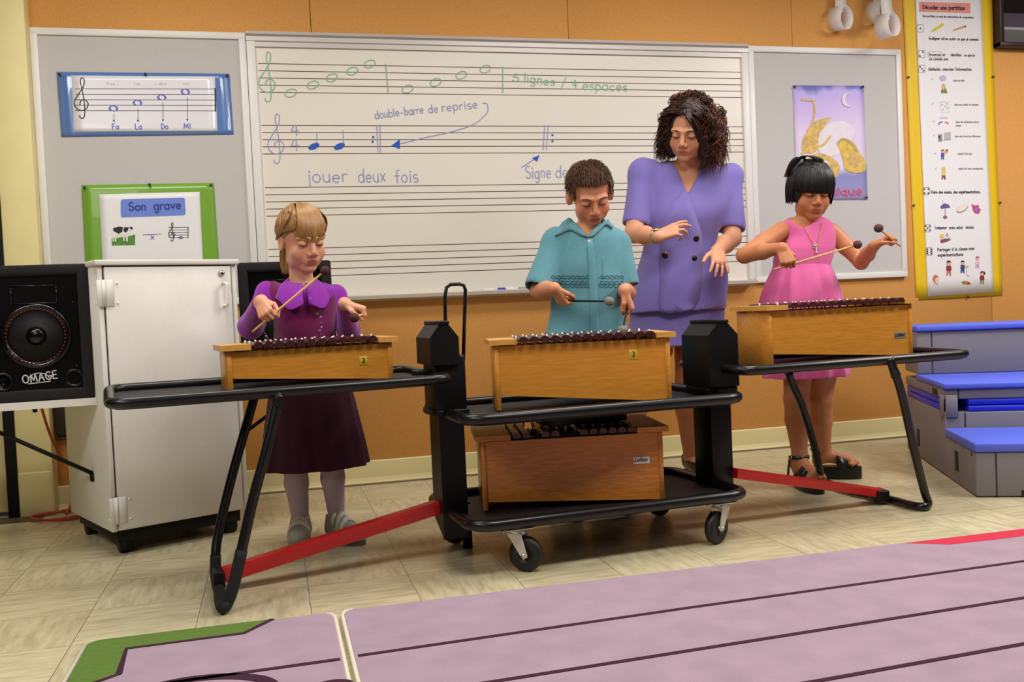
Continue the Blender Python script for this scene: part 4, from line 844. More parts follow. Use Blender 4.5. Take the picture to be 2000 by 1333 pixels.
# ================================================================== barred instruments
M_oak = mat('oak wood', (214, 142, 48), .4, noise=.13, nscale=10, stretch=(1.0, 8, 16), coat=.15); M_oakl = mat('pale oak wood', (214, 156, 74), .4, noise=.18, nscale=14, stretch=(2, 8, 14)); M_rose = mat('rosewood', (66, 26, 24), .35, noise=.4, nscale=12, stretch=(8, 2, 8), coat=.2); M_oakd = mat('warm oak wood', (190, 116, 44), .42, noise=.22, nscale=14, stretch=(1.2, 8, 14), coat=.15); M_peg = mat('white peg', (238, 234, 228), .35)
M_string = mat('peg cord', (210, 204, 196), .7)
def instrument(fl_, fr_, zt, h, dl, dr, gap, n, name, label, cat, woods, skip=(), group=None, cap=(.075, .05), barw=None, capback=.03):
    fl_, fr_ = Vector((fl_[0], fl_[1], 0)), Vector((fr_[0], fr_[1], 0)); L = (fr_-fl_).length; d = (fr_-fl_)/L; ang = math.degrees(math.atan2(d.y, d.x)); I = frame2(fl_.x, fl_.y, ang); iz = R(ang)
    t = thing(name, label, cat, I(L/2, dl/2, zt), iz, group)
    side, front, capm = woods; th = .016; dep = lambda u: dl+(dr-dl)*u/L
    # end panels reach down to the table, front and back panels are cut on a slope
    for u0, dd in ((0, dl), (L-th, dr)):
        b = MB(); b.box(I(u0+th/2, dd/2, zt+h/2), (th, dd, h-.002), iz, .002, 1); b.build('end_panel', side, t)
    b = MB(); b.prism([I(th, .004, zt+gap), I(L-th, .004, zt+.003), I(L-th, .004, zt+h-.004), I(th, .004, zt+h-.004)], I(0, .012, 0)-I(0, 0, 0)); b.build('front_panel', front, t)
    b = MB(); q = [I(th, dl-.016, zt+gap), I(L-th, dr-.016, zt+.003), I(L-th, dr-.016, zt+h-.004), I(th, dl-.016, zt+h-.004)]; b.prism(q, I(0, .012, 0)-I(0, 0, 0)); b.build('back_panel', front, t)
    for (u0, u1) in ((-.018, cap[0]), (L-cap[1], L+.018)):
        b = MB(); y0, y1 = -.016, max(dep(max(0, u0)), dep(max(0, u1)))+.014; z = zt+h+.009
        b.prism([I(u0, y0, z-.009), I(u1, y0, z-.009), I(u1, dep(u1)+.014, z-.009), I(u0, dep(max(0, u0))+.014, z-.009)], (0, 0, .018)); b.build('end_cap', capm, t)
    # rails, bars and pegs
    b = MB()
    for f in (.24, .76): 
        a0 = I(cap[0]-.02, dl*f, zt+h-.002); a1 = I(L-cap[1]+.02, dr*f, zt+h-.002); b.prism([a0+Vector((0, 0, -.02)), a0+I(0, .012, -.02)-I(0, 0, 0), a0+I(0, .012, 0)-I(0, 0, 0), a0], a1-a0)
    b.build('rail', front, t)
    s0, s1 = cap[0]+.004, L-cap[1]-.004; pitch = (s1-s0)/n; bw = pitch*.86 if barw is None else barw
    zb = zt+h+.006
    for k in range(n):
        if k in skip: continue
        u = s0+pitch*(k+.5); D = dep(u); y0, y1 = -.022, D+.022; sect = [(-bw/2, .004), (-bw/2*.8, 0), (bw/2*.8, 0), (bw/2, .004)]+[(bw/2*math.cos(a), .008+.011*math.sin(a)) for a in np.linspace(.15, math.pi-.15, 8)]
        b = MB(); b.prism([I(u+x, y0, zb+z) for x, z in sect], I(0, y1-y0, 0)-I(0, 0, 0), smooth=False); b.build('bar', M_rose, t)
    for k in range(n+1):
        for f in (.24, .76):
            u = s0+pitch*k; D = dep(u); b = MB(); b.lathe([(.0028, -.012), (.0028, .013), (.0036, .015), (.0036, .019), (.0026, .0215), (0, .022)], I(u, D*f, zb), (0, 0, 1), 8); b.build('peg', M_peg, t)
    return t, I, L
tl_, I1, L1_ = instrument(fl(446, 765, .616), fl(769, 741, .616), .616, .126, .175, .25, .038, 12, 'xylophone', 'small honey-coloured xylophone on the left tray, in front of the girl in purple', 'xylophone', (M_oak, M_oak, M_oakl), group=None)
tc_, I2, L2_ = instrument(fl(971, 804, .492), fl(1313, 785, .492), .492, .222, .19, .30, .052, 13, 'xylophone', 'taller xylophone on the upper deck in front of the boy in the teal shirt', 'xylophone', (M_oak, M_oak, M_oakl), group=None)
tb_, I3, L3_ = instrument(fl(945, 1000, .16), fl(1299, 977, .16), .16, .236, .27, .34, .03, 13, 'xylophone', 'dark-barred xylophone standing on the bottom deck of the cart, some bars missing', 'xylophone', (M_oakd, M_oakd, M_oakd), skip=(2, 5, 6), cap=(.1, .09))
tr_, I4, L4_ = instrument(fl(1505, 717, .580), fl(1784, 695, .580), .580, .205, .20, .28, .045, 13, 'xylophone', 'xylophone on the right tray in front of the girl in pink', 'xylophone', (M_oak, M_oak, M_oakl))
# maker's plates and stickers on the fronts
def onfront(I, off=.0006): return lambda u, v: I(u, .004-off, v)
def plate(t, I, u, z, w, h, bg, fg):
    b = MB(); b.box(I(u, .0035, z), (w, .0012, h), math.atan2((I(1, 0, 0)-I(0, 0, 0)).y, (I(1, 0, 0)-I(0, 0, 0)).x)); p = b.build('maker_plate', bg, t)
    b = MB(); o = onfront(I, .0016); W_ = w*.84
    sh = lambda a, v: o(a+(v-z)*.25, v)
    text(b, 'Lefima', (u-w*.41, z-h*.2), (u+w*.36, z-h*.16), h*.34, h*.10, sh); ribbon(b, cr([(u-w*.42, z-h*.22), (u-w*.46, z-h*.05), (u-w*.36, z+h*.08)], 5), h*.07, sh); b.build('maker_name', fg, p)
M_platew = mat('white plate', (226, 218, 214), .4); M_plateg = mat('grey plate', (132, 128, 126), .4); M_pr = mat('dark print', (26, 22, 30), .5)
plate(tb_, I3, L3_-.075, .16+.14, .056, .023, M_platew, M_pr)
plate(tr_, I4, L4_-.06, .578+.085, .056, .022, M_plateg, M_pr)
def sticker(t, I, u, z, s):
    an = math.atan2((I(1, 0, 0)-I(0, 0, 0)).y, (I(1, 0, 0)-I(0, 0, 0)).x)
    b = MB(); b.box(I(u, .0035, z), (s, .0012, s*1.15), an, .0005, 1); p = b.build('sticker', mat('yellow sticker', (214, 178, 30), .5), t)
    b = MB(); o = onfront(I, .0016)
    poly(b, [(u+s*.24*math.cos(a), z+s*.26+s*.14*math.sin(a)) for a in np.linspace(0, 6.2832, 13)[:-1]], onfront(I, .0015), 1)
    ribbon(b, cr([(u-s*.15, z+s*.25), (u, z+s*.33), (u+s*.14, z+s*.22), (u, z+s*.06), (u+s*.16, z-s*.1), (u, z-s*.24), (u-s*.16, z-s*.14)], 4), s*.1, onfront(I, .0020)); b.build('sticker_figure', [M_pr, mat('pale print', (236, 226, 190), .5)], p)
sticker(tl_, I1, L1_-.10, .612+.072, .027); sticker(tc_, I2, L2_-.128, .492+.168, .03)
# ================================================================== smooth solid modelling (distance fields -> one continuous mesh)
from mathutils.bvhtree import BVHTree
class Field:
    def __init__(s, h): s.h = h; s.ops = []
    def cone(s, a, b, ra, rb=None, k=.012, sub=False):
        a = np.array(a, float); b = np.array(b, float); rb = ra if rb is None else rb; m = max(ra, rb)
        lo = np.minimum(a, b)-m; hi = np.maximum(a, b)+m; ab = b-a; L2 = max(ab@ab, 1e-12)
        def f(X, Y, Z):
            px, py, pz = X-a[0], Y-a[1], Z-a[2]; t = np.clip((px*ab[0]+py*ab[1]+pz*ab[2])/L2, 0, 1)
            return np.sqrt((px-t*ab[0])**2+(py-t*ab[1])**2+(pz-t*ab[2])**2)-(ra+(rb-ra)*t)
        s.ops.append((f, lo, hi, k, sub)); return s
    def chain(s, pts, rs, k=.012, sub=False):
        for i in range(len(pts)-1): s.cone(pts[i], pts[i+1], rs[i], rs[i+1], k, sub)
        return s
    def ell(s, c, r, M=None, k=.012, sub=False):
        """ellipsoid; M = 3x3 whose columns are its axes"""
        c = np.array(c, float); r = np.array(r, float); M = np.eye(3) if M is None else np.array(M); e = np.sqrt(((M*r)**2).sum(1))
        def f(X, Y, Z):
            P = [X-c[0], Y-c[1], Z-c[2]]; q = [sum(P[i]*M[i, j] for i in range(3)) for j in range(3)]
            k0 = np.sqrt(sum((q[j]/r[j])**2 for j in range(3))); k1 = np.sqrt(sum((q[j]/r[j]**2)**2 for j in range(3)))
            return k0*(k0-1)/np.maximum(k1, 1e-6)
        s.ops.append((f, c-e, c+e, k, sub)); return s
    def stack(s, rows, yaw=0, p=2.3, folds=None, k=.015, sub=False, grow=0, cut=True):
        """vertical body of elliptic sections rows = [(z,cx,cy,rx,ry)...]; folds(theta,z)->relative radius"""
        rows = sorted(rows); A_ = np.array(rows, float); z0, z1 = A_[0, 0], A_[-1, 0]; m = max(A_[:, 3].max(), A_[:, 4].max())*1.25+abs(grow)
        lo = np.array([(A_[:, 1]).min()-m, (A_[:, 2]).min()-m, z0-.01]); hi = np.array([A_[:, 1].max()+m, A_[:, 2].max()+m, z1+.01]); cy_, sy_ = math.cos(yaw), math.sin(yaw)
        zz = np.linspace(z0, z1, 200); sm = lambda j: np.convolve(np.pad(np.interp(zz, A_[:, 0], A_[:, j]), 9, 'edge'), np.ones(19)/19, 'valid')
        T = [sm(j) for j in (1, 2, 3, 4)]
        def f(X, Y, Z):
            zc = np.clip(Z, z0, z1); cx, cy, rx, ry = [np.interp(zc, zz, t) for t in T]
            dx, dy = X-cx, Y-cy; u = dx*cy_+dy*sy_; v = -dx*sy_+dy*cy_; rx = np.maximum(rx+grow, .002); ry = np.maximum(ry+grow, .002)
            g = (np.abs(u/rx)**p+np.abs(v/ry)**p)**(1/p)
            if folds is not None: g = g/(1+folds(np.arctan2(v/ry, u/rx), zc))
            d = (g-1)*np.minimum(rx, ry)
            return np.maximum(d, np.maximum(z0-Z, Z-z1)) if cut else d
        s.ops.append((f, lo, hi, k, sub)); return s
    def plane(s, p, n, keep=True):
        """cut away the side the normal points to"""
        p = np.array(p, float); n = np.array(n, float); n /= np.linalg.norm(n)
        s.ops.append((lambda X, Y, Z: -((X-p[0])*n[0]+(Y-p[1])*n[1]+(Z-p[2])*n[2]), None, None, .002, True)); return s
    def custom(s, f, lo, hi, k=.003, sub=True): s.ops.append((f, np.array(lo, float), np.array(hi, float), k, sub)); return s
    def grid(s):
        lo = np.min([o[1] for o in s.ops if o[1] is not None and not o[4]], axis=0)-.02; hi = np.max([o[2] for o in s.ops if o[2] is not None and not o[4]], axis=0)+.02
        n = np.ceil((hi-lo)/s.h).astype(int)+1; D = np.full(n, .05, np.float32); ax = [(lo[i]+np.arange(n[i])*s.h).astype(np.float32) for i in range(3)]
        for f, a, b, k, sub in s.ops:
            if a is None: i0, i1 = np.zeros(3, int), n
            else:
                mg = k+s.h*3; i0 = np.clip(np.floor((a-mg-lo)/s.h).astype(int), 0, n); i1 = np.clip(np.ceil((b+mg-lo)/s.h).astype(int)+1, 0, n)
            if (i1 <= i0).any(): continue
            sl = tuple(slice(i0[j], i1[j]) for j in range(3))
            d = f(ax[0][sl[0]][:, None, None], ax[1][sl[1]][None, :, None], ax[2][sl[2]][None, None, :]).astype(np.float32); E_ = D[sl]
            if sub:
                d = -d; h = np.clip(.5-.5*(d-E_)/k, 0, 1) if k > 0 else (d < E_)
                D[sl] = d*(1-h)+E_*h+k*h*(1-h)
            else:
                h = np.clip(.5+.5*(d-E_)/k, 0, 1); D[sl] = d*(1-h)+E_*h-k*h*(1-h)
        D[0], D[-1], D[:, 0], D[:, -1], D[:, :, 0], D[:, :, -1] = [.05]*6
        return D, lo
    def mesh(s):
        D, lo = s.grid(); S_ = D < 0; n = D.shape
        c = np.zeros(np.array(n)-1, np.uint8); offs = [(i, j, k) for i in (0, 1) for j in (0, 1) for k in (0, 1)]
        for i, j, k in offs: c += S_[i:n[0]-1+i, j:n[1]-1+j, k:n[2]-1+k]
        act = (c > 0) & (c < 8); idx = np.full(act.shape, -1, np.int32); I = np.argwhere(act); idx[act] = np.arange(len(I))
        V = {o: D[I[:, 0]+o[0], I[:, 1]+o[1], I[:, 2]+o[2]] for o in offs}; P = np.zeros((len(I), 3)); cnt = np.zeros(len(I))
        for o in offs:
            for ax in range(3):
                if o[ax]: continue
                q = list(o); q[ax] = 1; q = tuple(q); a, b = V[o], V[q]; x = (a < 0) != (b < 0); t = np.where(x, a/np.where(x, a-b, 1), 0)
                e = np.array(o, float)[None, :].repeat(len(I), 0); e[:, ax] = t; P[x] += e[x]; cnt[x] += 1
        P = (P/cnt[:, None]+I)*s.h+lo; quads = []
        for ax in range(3):
            u, v = (ax+1) % 3, (ax+2) % 3; a = [slice(None)]*3; b = [slice(None)]*3; a[ax] = slice(0, n[ax]-1); b[ax] = slice(1, n[ax])
            for w in (u, v): a[w] = slice(1, n[w]-1); b[w] = slice(1, n[w]-1)
            A_, B_ = S_[tuple(a)], S_[tuple(b)]; E_ = np.argwhere(A_ != B_)
            if not len(E_): continue
            flip = A_[E_[:, 0], E_[:, 1], E_[:, 2]]; base = E_.copy(); base[:, u] += 1; base[:, v] += 1
            def cell(du, dv):
                q = base.copy(); q[:, u] += du; q[:, v] += dv; return idx[q[:, 0], q[:, 1], q[:, 2]]
            Q = np.stack([cell(-1, -1), cell(0, -1), cell(0, 0), cell(-1, 0)], 1); Q[~flip] = Q[~flip][:, ::-1]; quads.append(Q)
        Q = np.concatenate(quads)
        # keep the largest piece out of stray crumbs
        return P, Q
def np_mesh(name, P, Q, mats, parent, tint=None, smooth=True, k=4):
    me = bpy.data.meshes.new(name); P = np.asarray(P, np.float32); Q = np.asarray(Q, np.int32)
    me.vertices.add(len(P)); me.vertices.foreach_set('co', P.ravel()); me.loops.add(Q.size); me.loops.foreach_set('vertex_index', Q.ravel())
    me.polygons.add(len(Q)); me.polygons.foreach_set('loop_start', np.arange(0, Q.size, k, dtype=np.int32)); me.polygons.foreach_set('loop_total', np.full(len(Q), k, np.int32))
    me.polygons.foreach_set('use_smooth', np.full(len(Q), smooth)); me.update(calc_edges=True); me.validate()
    for m in (mats if isinstance(mats, (list, tuple)) else [mats]): me.materials.append(m)
    if tint is not None:
        ca = me.color_attributes.new('tint', 'FLOAT_COLOR', 'POINT'); t = np.ones((len(P), 4), np.float32); t[:, :3] = tint; ca.data.foreach_set('color', t.ravel())
    return link(name, me, parent)
def solid(name, F_, m, parent, tint=None, relax=1):
    P, Q = F_.mesh()
    for _ in range(relax):      # a light smoothing pass
        A_ = np.zeros_like(P); cn = np.zeros(len(P))
        for i in range(4):
            a, b = Q[:, i], Q[:, (i+1) % 4]
            np.add.at(A_, a, P[b]); np.add.at(cn, a, 1); np.add.at(A_, b, P[a]); np.add.at(cn, b, 1)
        P = P*.5+.5*A_/np.maximum(cn, 1)[:, None]
    o = np_mesh(name, P, Q, m, parent, None if tint is None else tint(P)); o['_bvh'] = 0; del o['_bvh']
    BV[o.name] = BVHTree.FromPolygons([tuple(p) for p in P], [tuple(int(i) for i in q) for q in Q]); return o
BV = {}
def hit(objs, px, py, off=0):
    """the surface point of the photograph's pixel on an already built part"""
    d = Vector(ray(px, py)).normalized(); best = None
    for o in objs:
        p, n, i, t = BV[o.name].ray_cast(Vector((0, 0, CAMH)), d)
        if p is not None and (best is None or t < best[2]): best = (p, n, t)
    if best is None: return None, None
    n = best[1] if best[1].dot(d) < 0 else -best[1]
    return best[0]+n*off, n
def patch(name, outline, objs, m, parent, off=.003, th=.003, ref=None, cuts=2):
    """cloth piece whose outline is traced in the photograph, laid on a built part"""
    bm = bmesh.new(); f = bm.faces.new([bm.verts.new((x, y, 0)) for x, y in outline]); bmesh.ops.triangulate(bm, faces=[f])
    bmesh.ops.subdivide_edges(bm, edges=list(bm.edges), cuts=cuts, use_grid_fill=True)
    bmesh.ops.triangulate(bm, faces=list(bm.faces)); bm.verts.index_update()
    T = []; B_ = []; last = None; bad = []
    for v in bm.verts:
        p, n = hit(objs, v.co.x, v.co.y)
        if p is None: bad.append(v.index); T.append(None); B_.append(None); continue
        T.append(p+n*(off+th)); B_.append(p+n*off*.2)
    good = [i for i in range(len(T)) if T[i] is not None]
    for i in bad:
        v = bm.verts[i] if hasattr(bm.verts, 'ensure_lookup_table') and not bm.verts.ensure_lookup_table() else None
        j = min(good, key=lambda q: (bm.verts[q].co-bm.verts[i].co).length); dep = T[j].y; q = yp(bm.verts[i].co.x, bm.verts[i].co.y, dep); T[i] = q; B_[i] = q+Vector((0, th, 0))
    k = len(T); fs = [[v.index for v in f.verts] for f in bm.faces]; rim = [(e.verts[0].index, e.verts[1].index) for e in bm.edges if len(e.link_faces) == 1]; bm.free()
    b = MB(); b.raw(T+B_, fs+[[i+k for i in f[::-1]] for f in fs]+[[a, c, c+k, a+k] for a, c in rim], True); return b.build(name, m, parent)
def button(px, py, objs, r, m, parent, name='button', holes=None):
    p, n = hit(objs, px, py)
    if p is None: return None
    b = MB(); b.lathe([(r, -.001), (r, .002), (r*.8, .0032), (r*.5, .0026), (0, .0024)], p, n, 14)
    if holes:
        u = n.orthogonal().normalized(); w = n.cross(u)
        for a in range(4): b.ball(p+n*.0024+(u*math.cos(a*1.57+.8)+w*math.sin(a*1.57+.8))*r*.32, r*.13, 1, mi=1)
    return b.build(name, [m, holes] if holes else m, parent)
def tubes(name, paths, r, m, parent, n=3, tint=None):
    """many thin strands in one mesh; r = root radius, tapering"""
    Ps, Qs, base = [], [], 0; ang = np.arange(n)*2*math.pi/n; ts = []
    for pi_, p in enumerate(paths):
        p = np.asarray(p, float); k = len(p); T = np.gradient(p, axis=0); T /= np.maximum(np.linalg.norm(T, axis=1), 1e-9)[:, None]
        ref = np.array([.31, .55, .77]); N_ = np.cross(T, ref); N_ /= np.maximum(np.linalg.norm(N_, axis=1), 1e-9)[:, None]; B_ = np.cross(T, N_)
        rr = (r[pi_] if isinstance(r, (list, np.ndarray)) else r)*np.interp(np.linspace(0, 1, k), [0, .1, .7, 1], [.7, 1, .9, .25])
        V = p[:, None, :]+(N_[:, None, :]*np.cos(ang)[None, :, None]+B_[:, None, :]*np.sin(ang)[None, :, None])*rr[:, None, None]
        Ps.append(V.reshape(-1, 3)); i = np.arange(k-1)[:, None]*n; j = np.arange(n)[None, :]; j2 = (j+1) % n
        Qs.append(np.stack([i+j, i+j2, i+n+j2, i+n+j], -1).reshape(-1, 4)+base); base += k*n
        if tint is not None: ts.append(np.repeat(tint[pi_][None, :], k*n, 0))
    return np_mesh(name, np.concatenate(Ps), np.concatenate(Qs), m, parent, None if tint is None else np.concatenate(ts))
# ================================================================== people
V3 = lambda v: np.array(v, float)
def unit(v): v = V3(v); return v/np.linalg.norm(v)
class Head:
    """head frame: x = person's right, y = face direction, z = up; built at scale s"""
    def __init__(h, px, py, Y, yaw, pitch, roll, s):
        h.c = V3(yp(px, py, Y)); h.s = s; d = unit((-h.c[0], -h.c[1], 0)); a = math.atan2(d[1], d[0])+R(yaw)
        f = V3((math.cos(a)*math.cos(R(pitch)), math.sin(a)*math.cos(R(pitch)), -math.sin(R(pitch))))
        x = unit(np.cross(f, (0, 0, 1))); z = np.cross(x, f); cr_, sr = math.cos(R(roll)), math.sin(R(roll))
        h.M = np.stack([x*cr_+z*sr, f, -x*sr+z*cr_], 1)
    def p(h, x, y, z): return h.c+h.M@(V3((x, y, z))*h.s)
    def loc(h, P): return ((np.asarray(P)-h.c)@h.M)/h.s
    def add(h, F_, cheek=1.0, nose=1.0, jaw=1.0):
        s = h.s; E_ = lambda c, r, k=.012, sub=False: F_.ell(h.p(*c), V3(r)*s, h.M, k*s, sub)
        N_ = lambda a, b, ra, rb, k=.010, sub=False: F_.cone(h.p(*a), h.p(*b), ra*s, rb*s, k*s, sub)
        E_((0, -.012, .030), (.074, .092, .085)); E_((0, .020, -.035), (.060*jaw, .066, .072), .02)
        E_((0, .058, -.092), (.024*jaw, .020, .018), .022)
        for q in (-1, 1):
            E_((q*.033, .052, -.038), (.028*cheek, .020, .025*cheek), .020); E_((q*.040, .012, -.070), (.018*jaw, .034, .022), .02)
            E_((q*.031, .094, .0005), (.019, .014, .012), .010, True)                       # eye hollow
            N_((q*.012, .086, .018), (q*.046, .070, .018), .009, .008, .012)                 # brow
            E_((q*.031, .0715, -.001), (.0165, .0155, .0135), .003)                        # closed lid over the eyeball
            E_((q*.0745, -.010, -.010), (.009, .020, .030), .006); E_((q*.082, -.004, -.008), (.005, .010, .016), .005, True)
        N_((0, .083, .006), (0, .103*nose, -.030), .0085, .0095, .012); E_((0, .1005*nose, -.0335), (.0105, .009, .0085), .007)
        for q in (-1, 1): E_((q*.0125, .092, -.038), (.008, .009, .007), .006); E_((q*.0065, .0985, -.0445), (.0032, .004, .004), .003, True)
        E_((0, .0758, -.061), (.026, .013, .017), .014)
        E_((0, .0838, -.0610), (.0180, .0048, .0034), .006); E_((0, .0826, -.0682), (.0150, .0050, .0040), .006)
        N_((-.018, .0900, -.0652), (.018, .0900, -.0652), .0014, .0014, .003, True); E_((0, .082, -.0805), (.016, .006, .005), .006, True)
    def tint(h, P, base, lip, blush, amt=.5):
        q = h.loc(P); base = V3(s2l(base)); lip = V3(s2l(lip)); blush = V3(s2l(blush)); c = np.repeat(base[None], len(P), 0)
        g = sum(np.exp(-(((q[:, 0]-e*.040)/.024)**2+((q[:, 2]+.036)/.022)**2)) for e in (-1, 1))*(q[:, 1] > .01)*amt; c = c*(1-g[:, None])+blush*g[:, None]
        g = np.exp(-((q[:, 0]/.02)**2+((q[:, 2]+.032)/.014)**2))*(q[:, 1] > .085)*amt*.6; c = c*(1-g[:, None])+blush*g[:, None]
        e = ((q[:, 0]/.0190)**2+((q[:, 2]+.0648)/.0074)**2); g = np.clip((1.15-e)*4, 0, 1)*(q[:, 1] > .066); c = c*(1-g[:, None])+lip*g[:, None]
        return c
    def surf(h, body, x, z, off=0):
        o = Vector(h.p(x, .2, z)); d = Vector(-h.M[:, 1]); p, n, i, t = BV[body.name].ray_cast(o, d)
        return V3(p)+V3(n)*off*h.s if p is not None else h.p(x, .08, z)
    def face(h, body, brow, lash, white=None, thick=.0022):
        """eyebrows, lash lines and the sliver of eye below the lids"""
        for q in (-1, 1):
            b = MB(); xs = [.013, .020, .028, .036, .043, .049]; zs = [.0165, .0185, .0200, .0202, .0185, .0150]; b.tube([h.surf(body, q*x, z, -.0004) for x, z in zip(xs, zs)], [thick*h.s*w for w in (.7, 1.15, 1.15, .95, .6, .3)], 8); b.build('eyebrow', brow, body)
            b = MB(); e = [(.0165, -.0045), (.022, -.0070), (.030, -.0082), (.038, -.0070), (.0455, -.0030)]; b.tube([h.surf(body, q*x, z, .0008) for x, z in e], [.0011*h.s, .0017*h.s, .0020*h.s, .0018*h.s, .0010*h.s], 6); b.build('eyelash', lash, body)
            b = MB(); b.tube([h.surf(body, q*x, z-.0024, -.0004) for x, z in e[1:4]], [.0012*h.s, .0017*h.s, .0012*h.s], 6); b.build('eyeball', white or mat('eye dark', (70, 52, 48), .15), body)
LASTHAND = []
def hand(F_, w, X, Z, side, s, curl, thumb=None, spread=0, lens=1.0):
    """palm, five fingers and thumb in the field. w wrist, X towards the knuckles, Z back of the hand, side +1 right hand"""
    X = unit(X); Z = unit(V3(Z)-X*(V3(Z)@X)); Y_ = np.cross(Z, X)*side; P = lambda x, y, z: w+(X*x+Y_*y+Z*z)*s
    kn = [(.092, .031, 0), (.096, .011, .003), (.092, -.010, .001), (.083, -.029, -.003)]; ln = [.068, .076, .071, .055]; rad = [.0090, .0094, .0088, .0078]
    for (x, y, z), r in zip(kn, rad): F_.cone(P(.0, y*.55, 0), P(x, y, z), .0150*s, (r+.0025)*s, .012*s)
    F_.cone(P(.02, .018, -.006), P(.05, .026, -.008), .016*s, .012*s, .012*s)
    tips = []; LASTHAND.clear()
    for i in range(4):
        x, y, z = kn[i]; p = P(x, y, z); a = 0; cu = curl[i] if isinstance(curl[0], (list, tuple)) else curl; r = rad[i]; sp = R(spread*(1.2-i*.8)); D0 = X*math.cos(sp)+Y_*math.sin(sp)
        for j, fr in enumerate((.45, .31, .24)):
            a += R(cu[j]); d = D0*math.cos(a)-Z*math.sin(a); q = p+d*ln[i]*lens*fr*s; LASTHAND.append((p, q)) if j == 0 else None; F_.cone(p, q, r*(1-.1*j)*s, r*(.9-.1*j)*s, .0022*s); p = q
        tips.append(p)
    th = thumb or [(.022, .026, -.008), (.050, .044, -.020), (.078, .040, -.032), (.098, .026, -.036)]
    for j in range(3): F_.cone(P(*th[j]), P(*th[j+1]), (.0125-.0015*j)*s, (.011-.0015*j)*s, .004*s)
    return P
GRIP = (62, 88, 62)
def grip_hand(F_, G, sdir, X, side, s):
    """a fist closed on a stick through G along sdir (thumb side towards the mallet head); returns the wrist"""
    Y_ = unit(sdir); X = unit(V3(X)-Y_*(V3(X)@Y_)); Z = np.cross(X, Y_)*side; w = G-(X*.098-Z*.026)*s
    hand(F_, w, X, Z, side, s, [(58, 88, 60), (64, 90, 62), (68, 92, 62), (72, 92, 60)], [(.022, .026, -.010), (.052, .046, -.022), (.084, .044, -.040), (.104, .030, -.048)])
    return w
def mallet(A_, B_, rh, label, headm, stickm, wrap=None):
    A_, B_ = Vector(A_), Vector(B_); t = thing('mallet', label, 'mallet', A_, group='mallets held by the children')
    b = MB(); b.tube([A_, A_.lerp(B_, .05), B_], [.0035, .0042, .0036], 10); b.build('stick', stickm, t)
    b = MB(); b.ball(B_, rh, 3, (1, 1, .95)); b.build('mallet_head', headm, t)
def rowz(rows, Y, shift=0):
    """body sections traced as (row, left, right, half depth) at distance Y"""
    out = []
    for py, xl, xr, ry, *dy in rows:
        yy = Y+(dy[0] if dy else 0); a, c = yp(xl, py, yy), yp(xr, py, yy); out.append(((a.z+c.z)/2, (a.x+c.x)/2, yy, (c.x-a.x)/2, ry))
    return out
def person(label, x, y): return thing('person', label, 'person', (x, y, 0))
J = lambda px, py, Y: V3(yp(px, py, Y))
SKIN = lambda n: attr_mat('skin '+n, rough=.46, sss=.12, spec=.35)
def ellsurf(d, c, r, off): # point on an inflated ellipsoid in direction d
    d = unit(d); r = V3(r)+off; return V3(c)+d/math.sqrt(((d/r)**2).sum())
HC, HR = V3((0, -.012, .030)), V3((.074, .092, .085))
def strand(h, ctrl, off, n=14, snap=0):
    """hair path through control directions/points given in the head frame, kept outside the skull"""
    pts = np.array(cr(ctrl, max(2, n//max(1, len(ctrl)-1)))); out = []
    for j_, q in enumerate(pts):
        d = q-HC; k = math.sqrt(((d/(HR+off))**2).sum())
        if k < 1: q = HC+d/k
        elif j_ < snap*len(pts): q = HC+d/(1+(k-1)*.15)
        out.append(h.p(*q))
    return np.array(out)
rng = np.random.default_rng(7)
def htint(n, base, var): return np.array([V3(s2l(base))*(1+rng.uniform(-var, var)) for _ in range(n)])
def hair_mat(nm, rough=.4): return attr_mat('hair '+nm, rough=rough, spec=.5)

def collar(c, rn, wd, drop, m, parent, yaw=0, tip=.03, th=.0035, front=6, sag=.02, ry=.9):
    """two turned-down collar flaps around the neck; front = half opening angle at the throat"""
    c = V3(c)
    for q in (-1, 1):
        top, out = [], []
        for t in np.linspace(0, 1, 19):
            a = R(178-(178-front)*t); e = V3((math.sin(a)*q, -math.cos(a)*ry, 0)); e = V3((e[0]*math.cos(yaw)-e[1]*math.sin(yaw), e[0]*math.sin(yaw)+e[1]*math.cos(yaw), 0))
            z = -sag*(.5+.5*math.cos(a)); k = math.exp(-((t-.86)/.13)**2)
            i = c+e*rn+V3((0, 0, z)); m_ = c+e*(rn+.008)+V3((0, 0, z+.006)); o = c+e*(rn+wd*(.75 if t < .95 else .55))+V3((0, 0, z-drop))+e*tip*k*.35+V3((0, 0, -tip*k)); top.append((i, m_)); out.append(o)
        vs = []; n = len(top)
        for (i, m_), o in zip(top, out): mid = (m_+o)/2+V3((0, 0, .006))+(o-c)*V3((1, 1, 0))*.06; vs += [i, m_, mid, o, o-V3((0, 0, th)), mid-V3((0, 0, th)), m_-V3((0, 0, th*1.3))]
        k = 7; b = MB(); b.raw(vs, [[k*i+j, k*i+(j+1) % k, k*i+k+(j+1) % k, k*i+k+j] for i in range(n-1) for j in range(k)]+[list(range(k)), [k*n-1-j for j in range(k)]], True); b.build('collar', m, parent)
def crease(amp=.003, f=26, seed=0):
    """soft cloth folds added to a garment's field"""
    def g(X, Y, Z):
        return amp*(np.sin(f*(X*.8+Z*.6)+2.2*np.sin(f*.35*Z+seed)+seed)*np.sin(f*.4*(X-Z)+1.3*seed)+.5*np.sin(f*1.9*(Z*.7-X*.5)+1.7*np.sin(f*.5*X+seed*2)))
    return g
